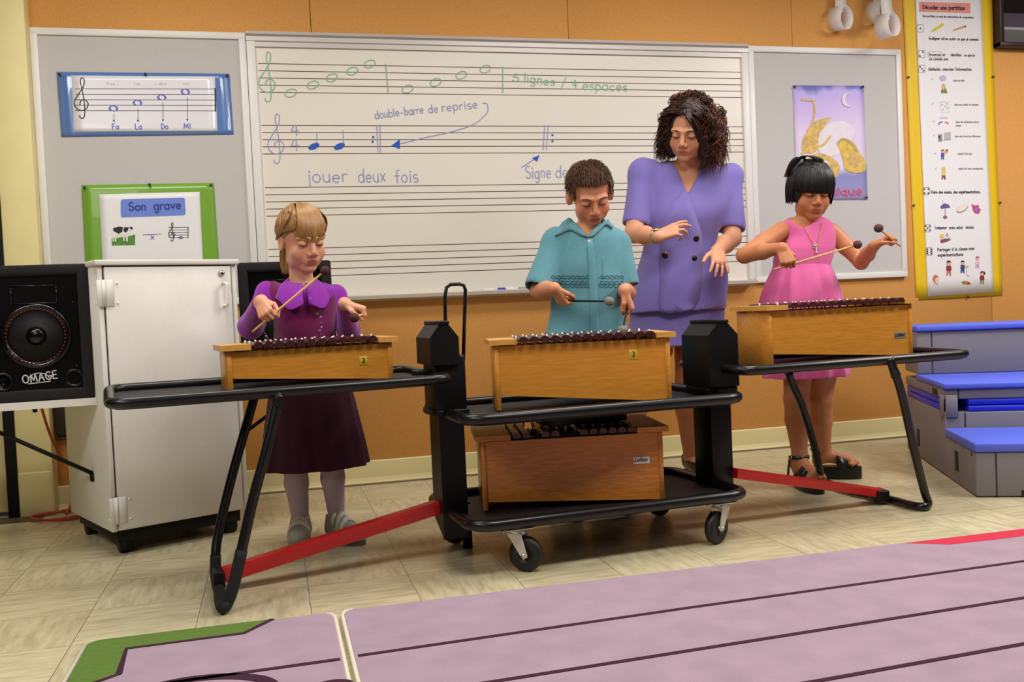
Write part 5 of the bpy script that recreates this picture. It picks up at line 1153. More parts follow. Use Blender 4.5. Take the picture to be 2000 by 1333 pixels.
def rumple(F_, amp=.003, f=26, seed=0):
    g = crease(amp, f, seed); ops = []
    for o in F_.ops:
        if o[1] is not None and not o[4]:
            ops.append(((lambda fn: (lambda X, Y, Z: fn(X, Y, Z)+g(X, Y, Z)))(o[0]), o[1]-amp*2, o[2]+amp*2, o[3], o[4]))
        else: ops.append(o)
    F_.ops = ops; return F_
# ------------------------------------------------------------------ girl in purple
Y0 = 3.585
g1 = person('girl with blonde fringe in a purple vest and lilac collar, holding two mallets', yp(595, 600, Y0).x, Y0)
H = Head(590, 468, 3.53, 24, 14, -3, 1.02)
SK = (226, 166, 134); F_ = Field(.0027); H.add(F_, 1.05, .97)
nb = J(590, 560, 3.56); F_.cone(H.p(0, -.025, -.06), nb, .041, .043, .02)
VEST = rowz([(549, 568, 612, .045), (556, 540, 642, .058), (566, 522, 658, .070), (580, 524, 660, .080), (605, 531, 660, .088), (640, 536, 655, .088), (690, 534, 657, .092), (735, 530, 664, .095)], Y0)
F_.stack([(z, cx, cy, rx, ry) for z, cx, cy, rx, ry in VEST], grow=-.014, k=.02)
# the two mallets and the hands that hold them
A1, B1 = J(493, 649, 3.30), J(635, 529, 3.20); s1 = unit(B1-A1); G1_ = A1+(B1-A1)*.24
wL = grip_hand(F_, G1_, s1, (.45, -.75, -.35), 1, .74)
A2, B2 = J(714, 612, 3.36), J(692, 621, 3.16); s2_ = unit(B2-A2); G2_ = A2+(B2-A2)*.22
wR = grip_hand(F_, G2_, s2_, (.75, -.2, -.25), -1, .74)
shL, elL = J(522, 574, Y0), J(490, 638, 3.53); shR, elR = J(656, 578, Y0+.025), J(680, 646, 3.55)
F_.chain([shL, elL, wL], [.034, .029, .021]); F_.chain([shR, elR, wR], [.034, .029, .021])
legs = [([J(572, 770, Y0), J(577, 900, 3.57), J(579, 945, 3.59), J(587, 1015, 3.62), J(587, 1048, 3.60)], (.06, .042, .040, .028, .030)), ([J(640, 770, Y0), J(648, 895, 3.56), J(650, 935, 3.57), J(657, 1003, 3.60), J(662, 1040, 3.58)], (.06, .042, .040, .028, .030))]
for p, r in legs: F_.chain(p, r)
feet = [(fl(585, 1062), fl(585, 1062)+Vector((-.03, -.12, 0))), (fl(664, 1052), fl(698, 1066)+Vector((.02, -.0, 0)))]
body = solid('body', F_, SKIN('fair'), g1, lambda P: H.tint(P, SK, (186, 96, 90), (222, 128, 108), .35))
H.face(body, mat('brow light brown', (120, 78, 46), .7), mat('lash brown', (48, 30, 24), .6))
mallet(A1, B1, .0165, 'wooden mallet with dark head held diagonally in front of the girl in purple', mat('dark maroon felt', (70, 30, 28), .8, bump=.3, bscale=400), mat('pale wood stick', (222, 172, 104), .45))
mallet(A2, B2, .0165, 'mallet pointing forward in the hand nearest the black post, girl in purple', MATS['dark maroon felt'], MATS['pale wood stick'])
# hair: cap, fringe, sides pulled to a low tail
cap = Field(.003); cap.ell(H.p(0, -.014, .030), V3((.0785, .0968, .0910))*H.s, H.M); 
cap.plane(H.p(0, .070, .056), -(H.M@V3((0, -.62, .78))))
hm = hair_mat('blonde'); hc = solid('hair', cap, hm, g1, lambda P: np.repeat(V3(s2l((160, 118, 68)))[None], len(P), 0))
paths = []
for i in range(700):     # fringe
    x = rng.uniform(-.076, .076); x2 = x*1.02+rng.uniform(-.006, .006); zt = .010+rng.uniform(-.008, .010)+abs(x)*.10
    w_ = np.sign(x)
    if abs(x) > .054: paths.append(strand(H, [(x*.15, -.055, .118), (x*.55, -.005, .122), (w_*.072, .045-.03*rng.random(), .085), (w_*.084, .020-.03*rng.random(), .035), (w_*.080, -.03-.02*rng.random(), -.005)], .0095+rng.uniform(0, .004), 18, .95)); continue
    paths.append(strand(H, [(x*.15+rng.uniform(-.01, .01), -.055+rng.uniform(-.02, .02), .118), (x*.42, .0, .128), (x*.78, .055, .108), (x*.95, .092-abs(x)*.25, .065), (x2, .099-abs(x2)*.48-max(0, abs(x2)-.05)*1.2, zt)], .0100+rng.uniform(0, .004), 16, .9))
for i in range(2600):     # sides and back gathered into the tail
    q = rng.choice([-1, 1]); f = rng.uniform(-.9, 1.55); g = rng.uniform(.02, .95)+max(0, f-.3)*.32; o = .0085+rng.uniform(0, .004)
    S0 = lambda d: ellsurf(d, HC, HR, o)
    d1 = V3((q*1.0, f, g)); d2 = V3((q*.75, f*.35-.75, g*.45-.22)); d0 = V3((q*rng.uniform(.0, .2), -.55+rng.uniform(-.15, .15), 1))
    paths.append(strand(H, [S0(d0), S0(unit(d0)+unit(d1)), S0(d1), S0(d2), S0((q*.2, -1, -.42)), (0, -.112, -.040)], o, 26, .9))
for i in range(260):     # tail
    a, r = rng.uniform(0, 6.28), .014*math.sqrt(rng.random()); e = V3((r*math.cos(a), r*math.sin(a), 0)); k = 1+.5*rng.random()
    paths.append(strand(H, [V3((0, -.108, -.035))+e*.5, V3((.004, -.135, -.05))+e*k, V3((.01, -.128, -.10))+e*k, V3((.012, -.110, -.125-.02*rng.random()))+e*1.3], .004))
tubes('hair_strands', paths, .0013, hm, hc, 3, htint(len(paths), (172, 128, 76), .32))
# clothes
M_violet = mat('violet cotton', (146, 26, 172), .85, noise=.06, nscale=300, sheen=.25, bump=.15, bscale=900); M_plum = mat('plum knit', (116, 8, 82), .95, noise=.10, nscale=400, sheen=.35, bump=.3, bscale=900); M_wine = mat('burgundy skirt', (62, 10, 38), .9, noise=.08, nscale=300, bump=.2, bscale=700)
s = Field(.0036)
s.chain([shL+V3((.02, 0, .0)), shL, elL, wL+(elL-wL)*.12], [.036, .041, .042, .030], .02); s.chain([shR-V3((.02, 0, 0)), shR, elR, wR+(elR-wR)*.12], [.030, .037, .038, .029], .02)
s.stack(VEST[:6], grow=-.005, k=.02); s.cone(nb+V3((0, -.004, .012)), nb+V3((0, -.012, -.03)), .050, .062, .02); s.cone(nb+V3((0, -.01, .06)), nb+V3((0, -.016, .0)), .048, .044, .003, True)
for a, b_ in ((wL, elL), (wR, elR)): s.cone(a-(b_-a)*.1, a+(b_-a)*.20, .0225, .0235, .002, True)
rumple(s, .0022, 30, 1); blouse = solid('blouse', s, M_violet, g1)
s = Field(.0036); s.stack(VEST, grow=.0, k=.02)
for e, q in ((shL, 1), (shR, -1)): s.cone(e+V3(((.020 if q > 0 else .004)*q, 0, .002)), e+V3((.04*q, 0, -.02)), .0425, .046, .02)
s.cone(nb+V3((0, -.02, .03)), nb+V3((0, -.055, -.035)), .047, .034, .006, True)
rumple(s, .0016, 22, 4); vest = solid('vest', s, M_plum, g1)
collar(nb+V3((0, -.010, .036)), .045, .074, .054, M_violet, blouse, .10, .034, sag=.032)
patch('blouse_front', [(575, 549), (594, 546), (622, 549), (630, 556), (626, 568), (612, 570), (594, 568), (582, 558)], [vest], M_violet, blouse, .002, .0015)
M_but = mat('pearl button', (212, 196, 190), .3); M_sp = mat('pale violet flower', (214, 120, 224), .6)
button(599, 553, [blouse, vest, body], .0065, M_but, blouse, holes=M_blackmatt)
for px, py in ((615, 581), (620, 614), (624.5, 647)): button(px, py, [vest], .0068, mat('bronze button', (150, 110, 90), .35, metal=.3), vest)
for k, (px, py) in enumerate(((578, 556), (587, 561), (598, 566), (610, 569), (622, 569), (631, 562), (633, 553), (620, 588), (623, 598), (626, 620), (627, 631), (628, 640), (628, 660), (604, 568), (592, 563.5), (625, 608), (627, 653))):
    r = .0052 if k < 13 and k % 2 else .003
    p, n = hit([vest], px, py)
    if p is not None: b = MB(); b.ball(p, r, 1, (1, .5, 1)); b.build('flower_trim', M_sp, vest)
s = Field(.004); SKR = rowz([(688, 533, 659, .092), (770, 524, 688, .115), (850, 515, 706, .135), (912, 511, 719, .145)], Y0)
zf = SKR[0][0]
fold = lambda th, z: np.clip((zf-z)/.35, 0, 1)*(.045*np.sin(9*th+.6)+.03*np.sin(14*th+2))
s.stack(SKR, p=2.1, folds=fold, k=.01); s.stack([(r[0]-.012 if i == len(SKR)-1 else r[0]-.02, *r[1:]) for i, r in enumerate(SKR)], p=2.1, folds=fold, grow=-.008, sub=True, k=.003)
solid('skirt', s, M_wine, g1)
s = Field(.0036)
for p, r in legs: s.chain(p[:4], [q+.003 for q in r[:4]])
solid('tights', s, mat('lilac tights', (196, 172, 190), .8, noise=.05, nscale=300), g1)
M_strap = mat('white strap', (226, 220, 206), .5); M_shoe = mat('white leather shoe', (168, 160, 144), .5, noise=.08, nscale=60); M_sole = mat('grey sole', (120, 112, 104), .7); M_soled = mat('dark sole', (40, 34, 36), .7)
def sneaker(heel, toe, parent, shift=0):
    heel, toe = V3(heel), V3(toe); d = toe-heel; d[2] = 0; L = np.linalg.norm(d); d /= L; sd = V3((-d[1], d[0], 0)); up_ = V3((0, 0, 1)); M_ = np.stack([d, sd, up_], 1)
    f = Field(.003); o = heel+up_*0; P = lambda a, b_, z: o+d*a+sd*b_+up_*z
    f.ell(P(.0, 0, .045), (.042, .036, .040), M_); f.ell(P(.085, 0, .038), (.075, .040, .032), M_, .02); f.cone(P(.0, 0, .05), P(.0, 0, .085), .036, .036, .02); f.cone(P(.03, 0, .07), P(.075, 0, .045), .032, .030, .02)
    f.cone(P(-.002, 0, .075), P(-.004, 0, .12), .028, .03, .004, True); f.plane(P(0, 0, .012), -up_)
    sh = solid('shoe', f, M_shoe, parent)
    b = MB(); out = [P(.055+.107*math.cos(a)*1.0, .043*math.sin(a)*(1 if math.cos(a) > 0 else .88), .001) for a in np.linspace(0, 6.2832, 29)[:-1]]; b.prism(out, up_*.018); b.prism([p+up_*.0175 for p in out], up_*.003, mi=1); b.build('sole', [M_sole, M_shoe], sh)
    for a, z in ((.022, .082), (.045, .070), (.068, .058)):
        b = MB(); pts = []
        for t in np.linspace(-1, 1, 11):
            ang = t*1.35; e = sd*math.sin(ang)+up_*math.cos(ang); c_ = P(a+.010*abs(t), 0, .034); hp_ = BV[sh.name].ray_cast(Vector(c_+e*.15), Vector(-e))[0]; pts.append(V3(hp_)+e*.0015 if hp_ is not None else c_+e*.04)
        wv = d*.0095+up_*(-.006); n_ = up_*.005+d*.003; vs = []
        for p in pts: vs += [p-wv, p+wv, p+wv+n_, p-wv+n_]
        k = len(pts); b.raw(vs, [[4*i+j, 4*i+(j+1) % 4, 4*i+4+(j+1) % 4, 4*i+4+j] for i in range(k-1) for j in range(4)]+[[0, 1, 2, 3], [4*k-1, 4*k-2, 4*k-3, 4*k-4]], True); b.build('strap', M_strap, sh)
lh = legs[0][0][3]; rh = legs[1][0][3]
sneaker((lh[0], lh[1]+.01, 0), (lh[0]-.02, lh[1]-.15, 0), g1); sneaker((rh[0]-.005, rh[1], 0), (rh[0]+.075, rh[1]-.12, 0), g1)
# ------------------------------------------------------------------ boy in the teal shirt
Y0 = 3.63
g2 = person('boy with short brown hair in a teal short-sleeved shirt, looking down at his xylophone', yp(1150, 560, Y0).x, Y0)
H = Head(1153, 379, 3.58, 12, 32, -5, 1.04)
SK = (214, 148, 112); F_ = Field(.0027); H.add(F_, 1.0, 1.0)
[F_.ell(H.p(q*.083, -.014, -.012), V3((.010, .021, .030))*H.s, H.M, .008) for q in (-1, 1)]; nb = J(1152, 452, 3.64); F_.cone(H.p(0, -.03, -.06), nb, .044, .047, .02)
SH = rowz([(436, 1122, 1184, .050), (446, 1098, 1204, .068), (458, 1078, 1220, .082), (476, 1074, 1222, .094), (510, 1078, 1217, .105), (560, 1077, 1217, .110), (610, 1072, 1220, .114), (662, 1067, 1226, .118), (715, 1066, 1228, .118)], Y0)
F_.stack(SH, grow=-.016, k=.02)
A1, B1 = J(1098, 588, 3.43), J(1190, 589, 3.20); s1 = unit(B1-A1); G1_ = A1+(B1-A1)*.10
wL = grip_hand(F_, G1_, s1, (.55, -.45, -.45), 1, .78)
A2, B2 = J(1226, 601, 3.45), J(1216, 645, 3.22); s2_ = unit(B2-A2); G2_ = A2+(B2-A2)*.10
wR = grip_hand(F_, G2_, s2_, (.05, -.45, -.85), -1, .78)
shL, elL = J(1090, 474, Y0), J(1052, 568, 3.60); shR, elR = J(1206, 474, Y0), J(1226, 572, 3.62)
F_.chain([shL, elL, (elL+wL)/2, wL], [.040, .032, .031, .023]); F_.chain([shR, elR, (elR+wR)/2, wR], [.040, .032, .030, .023])
LG = [[J(1112, 720, Y0), J(1108, 860, Y0), J(1105, 1015, Y0+.02), ], [J(1182, 720, Y0), J(1178, 860, Y0), J(1182, 1010, Y0+.02)]]
for p in LG: F_.chain(p, [.07, .05, .035])
body = solid('body', F_, SKIN('boy'), g2, lambda P: H.tint(P, SK, (180, 92, 80), (206, 106, 84), .5))
H.face(body, mat('brow brown', (74, 46, 30), .7), mat('lash brown', (48, 30, 24), .6), thick=.0026)
M_gfelt = mat('grey felt', (140, 130, 120), .95, noise=.25, nscale=200, bump=.6, bscale=500)
mallet(A1, B1, .0175, 'grey-headed mallet with black stick held across the boy\'s shirt', M_gfelt, M_blackmatt)
mallet(A2, B2, .0175, 'grey-headed mallet pointing down at the bars beside the woman\'s skirt', M_gfelt, M_blackmatt)
cap = Field(.003); cap.ell(H.p(0, -.013, .031), V3((.0785, .0965, .0905))*H.s, H.M); cap.ell(H.p(0, -.055, -.015), V3((.066, .050, .070))*H.s, H.M, .02)
for q in (-1, 1): cap.ell(H.p(q*.092, -.008, -.020), V3((.034, .034, .046))*H.s, H.M, .006, True)
cap.custom(lambda X, Y, Z: np.maximum(-((X-H.p(0, .036, 0)[0])*H.M[0, 1]+(Y-H.p(0, .036, 0)[1])*H.M[1, 1]+(Z-H.p(0, .036, 0)[2])*H.M[2, 1]), ((X-H.p(0, .06, .088)[0])*(H.M@unit((0, .25, 1)))[0]+(Y-H.p(0, .06, .088)[1])*(H.M@unit((0, .25, 1)))[1]+(Z-H.p(0, .06, .088)[2])*(H.M@unit((0, .25, 1)))[2])), H.c-.2, H.c+.2, .004)
hm = hair_mat('brown', .5); hc = solid('hair', cap, hm, g2, lambda P: np.repeat(V3(s2l((74, 46, 28)))[None], len(P), 0))
paths = []
crown = V3((.01, -.06, .11))
for i in range(5200):
    d = unit(rng.normal(size=3)); 
    if d[2] < -.35: continue
    p = HC+d*np.array(HR)*1.03
    if p[1] > .036 and p[2] < .080: continue
    if abs(p[0]) > .05 and p[2] < .028 and p[1] > -.040: continue
    t = (p-crown); t = t-d*(t@d)+V3((.010, .012, 0)); t = t/max(np.linalg.norm(t), 1e-6); L = .020+.012*rng.random()
    if p[1] > .03: L *= 1.15
    sd = rng.normal(size=3)*.12
    paths.append(np.array([H.p(*(p+(t+sd)*L*u+d*(.005+.006*math.sin(u*2.2)))) for u in (0, .33, .66, 1)]))
for i in range(700):      # short fringe line
    x = rng.uniform(-.058, .060); o = .006+rng.uniform(0, .004); zt = .070+rng.uniform(-.008, .006)-.25*max(0, abs(x)-.030); S0 = lambda d: ellsurf(d, HC, HR, o)
    xs = x+rng.uniform(-.004, .008); yf = math.sqrt(max(.05, 1-(xs/.082)**2-((zt-.03)/.093)**2))*.098-.012
    paths.append(strand(H, [S0((x*.9, .030+rng.uniform(0, .03), .085)), S0((x, .075, .072)), (xs, yf, zt)], o, 8, 1))
tubes('hair_strands', paths, .0011, hm, hc, 3, htint(len(paths), (92, 58, 36), .35))
# shirt
def shirtmat():
    m = mat('teal cotton', (92, 150, 164), .85, noise=.07, nscale=160, sheen=.2, bump=.25, bscale=120); return m
M_teal = shirtmat()
wr = lambda th, z: .010*np.sin(3*th+40*z)+.008*np.sin(5*th-26*z+1)
s = Field(.0036); s.stack(SH, folds=wr, k=.025)
hL, hR = J(1056, 556, 3.58), J(1223, 552, 3.60)
s.chain([shL+V3((.03, 0, .004)), shL, hL], [.046, .056, .062], .025); s.chain([shR-V3((.03, 0, -.004)), shR, hR], [.046, .052, .052], .025)
for sh_, h_ in ((shL, hL), (shR, hR)):
    d = unit(h_-sh_); s.plane(h_, d)if False else s.cone(h_+d*.075, h_+d*.074, .075, .075, .001, True); s.cone(h_-d*.05, h_+d*.03, .044, .054 if h_ is hL else .045, .002, True)
s.cone(nb+V3((0, -.01, .045)), nb+V3((0, -.045, -.025)), .056, .036, .006, True)
p0 = J(1149, 467, 3.53); pl, pr = J(1118, 424, 3.58), J(1180, 430, 3.58); sl, sr = (pl[0]-p0[0])/(pl[2]-p0[2]), (pr[0]-p0[0])/(pr[2]-p0[2])
s.custom(lambda X, Y, Z: np.maximum(np.maximum(np.maximum(p0[0]+sl*(Z-p0[2])-X, X-(p0[0]+sr*(Z-p0[2])))*.9, -(Z-p0[2])*.5), Y-3.625), p0+V3((-.12, -.12, 0)), p0+V3((.12, .15, .14)), .003)
rumple(s, .0055, 19, 2); shirt = solid('shirt', s, M_teal, g2)
O = [shirt, body]
patch('collar', cr([(1104, 430), (1112, 425), (1118, 430), (1124, 437), (1136, 452), (1148, 466), (1148, 466), (1136, 462), (1122, 455), (1112, 452), (1084, 463), (1084, 463), (1092, 446), (1098, 434)], 2), O, M_teal, shirt, .008, .004)
patch('collar', cr([(1150, 466), (1158, 456), (1170, 443), (1178, 430), (1186, 434), (1194, 449), (1194, 449), (1183, 441), (1176, 446), (1166, 456), (1156, 464)], 2), O, M_teal, shirt, .008, .004)
patch('placket', [(1146, 466), (1157, 466), (1163, 520), (1168, 600), (1170, 660), (1170, 672), (1153, 672), (1152, 600), (1149, 520)], [shirt], M_teal, shirt, .0015, .0022)
M_wbut = mat('white button', (236, 232, 222), .3)
for px, py in ((1151, 471), (1154, 511), (1160.5, 550), (1163, 591), (1163, 634)): button(px, py, [shirt]+[o for o in shirt.children if o.name in BV], .0062, M_wbut, shirt, holes=M_blackmatt)
# band of stitched scrolls across the chest
for x in np.arange(1080, 1216, 9.5):
    if 1148 < x < 1168: continue
    b = MB()
    for yy, ph in ((542, 0), (552, 1.5), (558, 3)):
        pts = [hit([shirt], x+(2.2+u*.75)*math.cos(u*1.5+ph), yy+(1.6+u*.55)*math.sin(u*1.5+ph), .0012)[0] for u in np.linspace(0, 5, 12)]
        if all(p is not None for p in pts) and max((pts[i]-pts[i+1]).length for i in range(11)) < .02: b.tube(pts, .0010, 4)
    b.build('embroidery', mat('dark teal thread', (48, 110, 128), .7), shirt)
patch('pocket_seam', [(1176, 500), (1177, 500), (1178, 545), (1177, 545)], [shirt], M_teal, shirt, .001, .001)
s = Field(.005); M_trou = mat('black trousers', (18, 16, 20), .9)
s.stack(rowz([(690, 1074, 1222, .110), (740, 1070, 1216, .118), (790, 1070, 1210, .115)], Y0), k=.03)
for p in LG: s.chain([p[0], p[1], p[2]+V3((0, 0, .03))], [.085, .078, .066], .02)
solid('trousers', s, M_trou, g2)
for p, dx in ((LG[0], -.02), (LG[1], .04)):
    s = Field(.004); c = V3((p[2][0], p[2][1], 0)); s.ell(c+V3((0, .0, .045)), (.04, .045, .045)); s.ell(c+V3((dx, -.09, .035)), (.045, .09, .035), None, .02); s.plane(c+V3((0, 0, .001)), (0, 0, -1)); solid('shoe', s, mat('black shoe', (20, 18, 20), .4), g2)
# ------------------------------------------------------------------ woman in the lavender suit
Y0 = 4.06
g3 = person('woman with dark curly hair in a lavender skirt suit, leaning over with open hands', yp(1330, 500, Y0).x, Y0)
H = Head(1345, 257, 3.93, -16, 20, 9, 1.10)
SK = (218, 156, 122); F_ = Field(.003); H.add(F_, .98, 1.0, .97)
nb = J(1345, 334, 4.05); F_.cone(H.p(0, -.025, -.055), nb, .050, .056, .02)
JK = rowz([(316, 1312, 1372, .050), (322, 1272, 1412, .072), (332, 1246, 1436, .092), (350, 1248, 1434, .108), (385, 1262, 1424, .122, -.02), (420, 1266, 1412, .132, -.03), (450, 1266, 1404, .124, -.02), (476, 1262, 1398, .118, -.01), (520, 1246, 1410, .140), (560, 1236, 1416, .155), (606, 1231, 1416, .160)], Y0)
F_.stack([(z, cx, cy, rx, ry) for z, cx, cy, rx, ry in JK], grow=-.010, k=.02)
wL = J(1284, 463, 3.80); wR = J(1402, 489, 3.80)
hd = .93
hand(F_, wL, (.80, -.22, .30), (.05, -.62, .70), 1, hd, [(4, 14, 12), (10, 22, 16), (22, 38, 26), (40, 56, 40)], [(.020, .026, -.010), (.048, .040, -.030), (.072, .040, -.052), (.092, .034, -.064)], spread=5); LH = list(LASTHAND)
hand(F_, wR, (-.22, -.58, -.52), (.08, -.70, .66), -1, hd, [(8, 14, 10), (16, 20, 14), (14, 18, 14), (4, 12, 10)], [(.020, .028, -.004), (.044, .050, -.010), (.068, .064, -.016), (.088, .072, -.020)], spread=11); RH = list(LASTHAND)
shL, elL = J(1258, 338, Y0), J(1238, 457, 3.99); shR, elR = J(1426, 345, Y0), J(1430, 466, 3.98)
F_.chain([shL, elL, elL*.5+wL*.5, wL], [.050, .041, .040, .026]); F_.chain([shR, elR, elR*.5+wR*.5, wR], [.050, .041, .040, .026])
LG = [[J(1278, 680, 4.06), J(1238, 800, 4.02), J(1226, 880, 4.10), J(1240, 928, 4.14)], [J(1352, 680, 4.08), J(1344, 745, 4.06), J(1343, 800, 4.12), J(1350, 895, 4.20)]]
for p in LG: F_.chain(p, [.085, .058, .056, .034])
FT = []
for p in LG:
    a = p[3]; c = V3((a[0], a[1], 0)); F_.cone(a, c+V3((0, .02, .075)), .034, .033); F_.cone(c+V3((0, .01, .07)), c+V3((-.01, -.13, .028)), .032, .028); FT.append(c)
body = solid('body', F_, SKIN('woman'), g3, lambda P: np.where((P[:, 2] < .62)[:, None], V3(s2l((176, 112, 80)))[None], H.tint(P, SK, (176, 96, 88), (212, 122, 100), .4)))
H.face(body, mat('brow dark', (52, 30, 24), .7), mat('lash dark', (30, 18, 16), .6), thick=.0022)
# curly hair: dark mass plus curls
hm = hair_mat('dark curls', .38)
c = Field(.005); S_ = H.s; E_ = lambda q, r, k=.03: c.ell(H.p(*q), V3(r)*S_, H.M, k)
E_((0, -.020, .040), (.086, .098, .092)); E_((.072, -.020, -.030), (.040, .070, .085)); E_((-.082, -.008, -.035), (.052, .075, .105)); E_((0, -.070, -.03), (.085, .055, .10))
HN = [(0, .058, -.03), (.056, .1, .075)]
c.ell(H.p(.006, .105, -.010), V3((.058, .085, .106))*S_, H.M, .01, True)
hc = solid('hair', c, hm, g3, lambda P: np.repeat(V3(s2l((30, 14, 12)))[None], len(P), 0))
paths, tc_cols = [], []
for i in range(2900):
    a = rng.uniform(0, 2*math.pi); q = rng.choice([-1, 1], p=[.56, .44]); u = rng.random()
    root = ellsurf((q*rng.uniform(.02, 1), rng.uniform(-1, .55), rng.uniform(.1, 1)), HC, HR, .012)
    if q < 0:   # viewer's right, the fuller side
        end = V3((-rng.uniform(.055, .158), rng.uniform(-.075, .075), rng.uniform(-.165, -.02))); mid = V3((-rng.uniform(.075, .132), rng.uniform(-.07, .070), rng.uniform(-.03, .075)))
    else: end = V3((rng.uniform(.060, .140), rng.uniform(-.085, .045), rng.uniform(-.135, -.02))); mid = V3((rng.uniform(.070, .108), rng.uniform(-.07, .045), rng.uniform(-.02, .070)))
    if u < .20: end = V3((rng.uniform(-.07, .07), rng.uniform(-.14, -.09), rng.uniform(-.14, .0))); mid = V3((end[0], -.13, .05))
    if u > .90: mid = ellsurf((rng.uniform(-.8, .8), rng.uniform(-.9, .2), 1), HC, HR, .034); end = mid+V3((rng.uniform(-.03, .03), rng.uniform(-.02, .03), -.02))
    base = np.array(cr([root, mid, end], 20)); t = np.linspace(0, 1, len(base)); rad = rng.uniform(.006, .013); tr = rng.uniform(1.8, 3.4); ph = rng.uniform(0, 6.28)
    T = np.gradient(base, axis=0); T /= np.linalg.norm(T, axis=1)[:, None]+1e-9; N_ = np.cross(T, (.2, .3, .9)); N_ /= np.linalg.norm(N_, axis=1)[:, None]+1e-9; B_ = np.cross(T, N_); g = rad*np.clip(t*3, 0, 1)
    P_ = base+N_*(g*np.cos(tr*6.28*t+ph))[:, None]+B_*(g*np.sin(tr*6.28*t+ph))[:, None]
    lw = (np.abs(P_[:, 0]-.006) < .052) & (P_[:, 1] > .03) & (P_[:, 2] < .064) & (P_[:, 2] > -.13)
    if lw.any(): continue
    paths.append(np.array([H.p(*p) for p in P_])); k = rng.random(); tc_cols.append(V3(s2l((48, 22, 15) if k < .6 else (88, 44, 22) if k < .86 else (134, 76, 34)))*(1+rng.uniform(-.3, .3)))
for i in range(420):  # combed from the parting over the top to both sides
    q = 1 if i % 5 < 2 else -1; yy = rng.uniform(-.05, .072); x0 = .016+rng.uniform(-.006, .006); zf_ = math.sqrt(max(0, 1-((yy+.012)/.098)**2))
    pts = [(x0, yy, .030+.095*zf_), (x0+q*.045, yy*.95, .030+.082*zf_+.012), (x0*.3+q*(.078+rng.uniform(0, .012)), yy*.8-.005, .055+rng.uniform(-.02, .01)), (q*(.088+rng.uniform(0, .03)), yy*.6-.01, .0+rng.uniform(-.04, .02))]
    base = strand(H, pts, .014+rng.uniform(0, .010), 30); t = np.linspace(0, 1, len(base))[:, None]; ph = rng.uniform(0, 6.28); w_ = rng.uniform(.004, .009)
    P_ = base+H.M[:, 0][None]*w_*np.sin(t*24+ph)*t+H.M[:, 1][None]*w_*np.cos(t*24+ph)*t
    ql = H.loc(P_); bad = (np.abs(ql[:, 0]-.006) < .050) & (ql[:, 1] > .04) & (ql[:, 2] < .062)
    if bad.any(): continue
    paths.append(P_); tc_cols.append(V3(s2l((42, 20, 14) if rng.random() < .8 else (84, 44, 22)))*(1+rng.uniform(-.3, .3)))
for i in range(130):  # the lock falling over the forehead on the viewer's right
    x0 = rng.uniform(-.005, .02); o = rng.uniform(-.010, .010); pts = [(x0, .05, .118), (-.022+o, .088+o*.3, .080), (-.050+o, .082+abs(o), .035), (-.066+o, .064, -.02), (-.074+o, .058, -.085+rng.uniform(-.02, .02))]
    base = strand(H, pts, .006, 24); t = np.linspace(0, 1, len(base))[:, None]; ph = rng.uniform(0, 6.28); paths.append(base+H.M[:, 0][None]*.005*np.sin(t*16+ph)*t); tc_cols.append(V3(s2l((46, 22, 15)))*(1+rng.uniform(-.3, .4)))
tubes('hair_curls', paths, .0021, hm, hc, 3, tc_cols)
# suit
M_lav = mat('lavender linen', (124, 111, 188), .8, noise=.06, nscale=240, sheen=.2, bump=.2, bscale=420)
s = Field(.004); wr = lambda th, z: .006*np.sin(4*th+30*z)
s.stack(JK, folds=wr, k=.03)
hL, hR = J(1243, 432, 4.02), J(1426, 440, 4.01)
s.chain([shL+V3((.03, 0, .005)), shL, hL], [.052, .062, .062], .025); s.chain([shR-V3((.03, 0, -.005)), shR, hR], [.052, .060, .068], .025)
for sh_, h_, r in ((shL, hL, .047), (shR, hR, .052)):
    d = unit(h_-sh_); s.cone(h_+d*.085, h_+d*.084, .085, .085, .001, True); s.cone(h_-d*.05, h_+d*.03, r*.9, r, .002, True)
# V opening in front
p0 = J(1343, 380, 3.93); pl, pr = J(1314, 318, 4.0), J(1374, 318, 4.0)
sl, sr = (pl[0]-p0[0])/(pl[2]-p0[2]), (pr[0]-p0[0])/(pr[2]-p0[2])
def vcut(X, Y, Z):
    h_ = Z-p0[2]; a = p0[0]+sl*h_-X; c_ = X-(p0[0]+sr*h_); return np.maximum(np.maximum(np.maximum(a, c_)*.9, -h_*.5), Y-(4.045-.0*X))
s.custom(vcut, p0+V3((-.12, -.12, 0)), p0+V3((.12, .15, .22)), .003)
s.cone(nb+V3((0, .0, .06)), nb+V3((0, -.02, -.005)), .066, .058, .006, True)
# rounded cut-away hem below the wrap
rumple(s, .0042, 15, 3); jacket = solid('jacket', s, M_lav, g3, relax=3)
patch('wrap_front', cr([(1338, 372), (1343, 380), (1352, 405), (1362, 435), (1369, 458), (1370, 500), (1369, 545), (1364, 580), (1352, 603), (1352, 603), (1330, 610), (1290, 609), (1290, 560), (1290, 500), (1295, 440), (1315, 400)], 2), [jacket], M_lav, jacket, .002, .0065)
M_bt = mat('dark bronze button', (40, 26, 24), .25, metal=.4); M_btg = mat('gold rim', (150, 110, 50), .3, metal=.8)
JO = [jacket]
for px, py in ((1358.5, 466), (1299, 499.5), (1354.5, 505)):
    p, n = hit(JO, px, py, .0035); b = MB(); b.lathe([(.0155, -.003), (.0155, .002), (.011, .006), (0, .008)], p, n, 20); b.lathe([(.0165, 0), (.0165, .003), (.0140, .004)], p, n, 20, mi=1); b.build('button', [M_bt, M_btg], jacket)
s = Field(.0045)
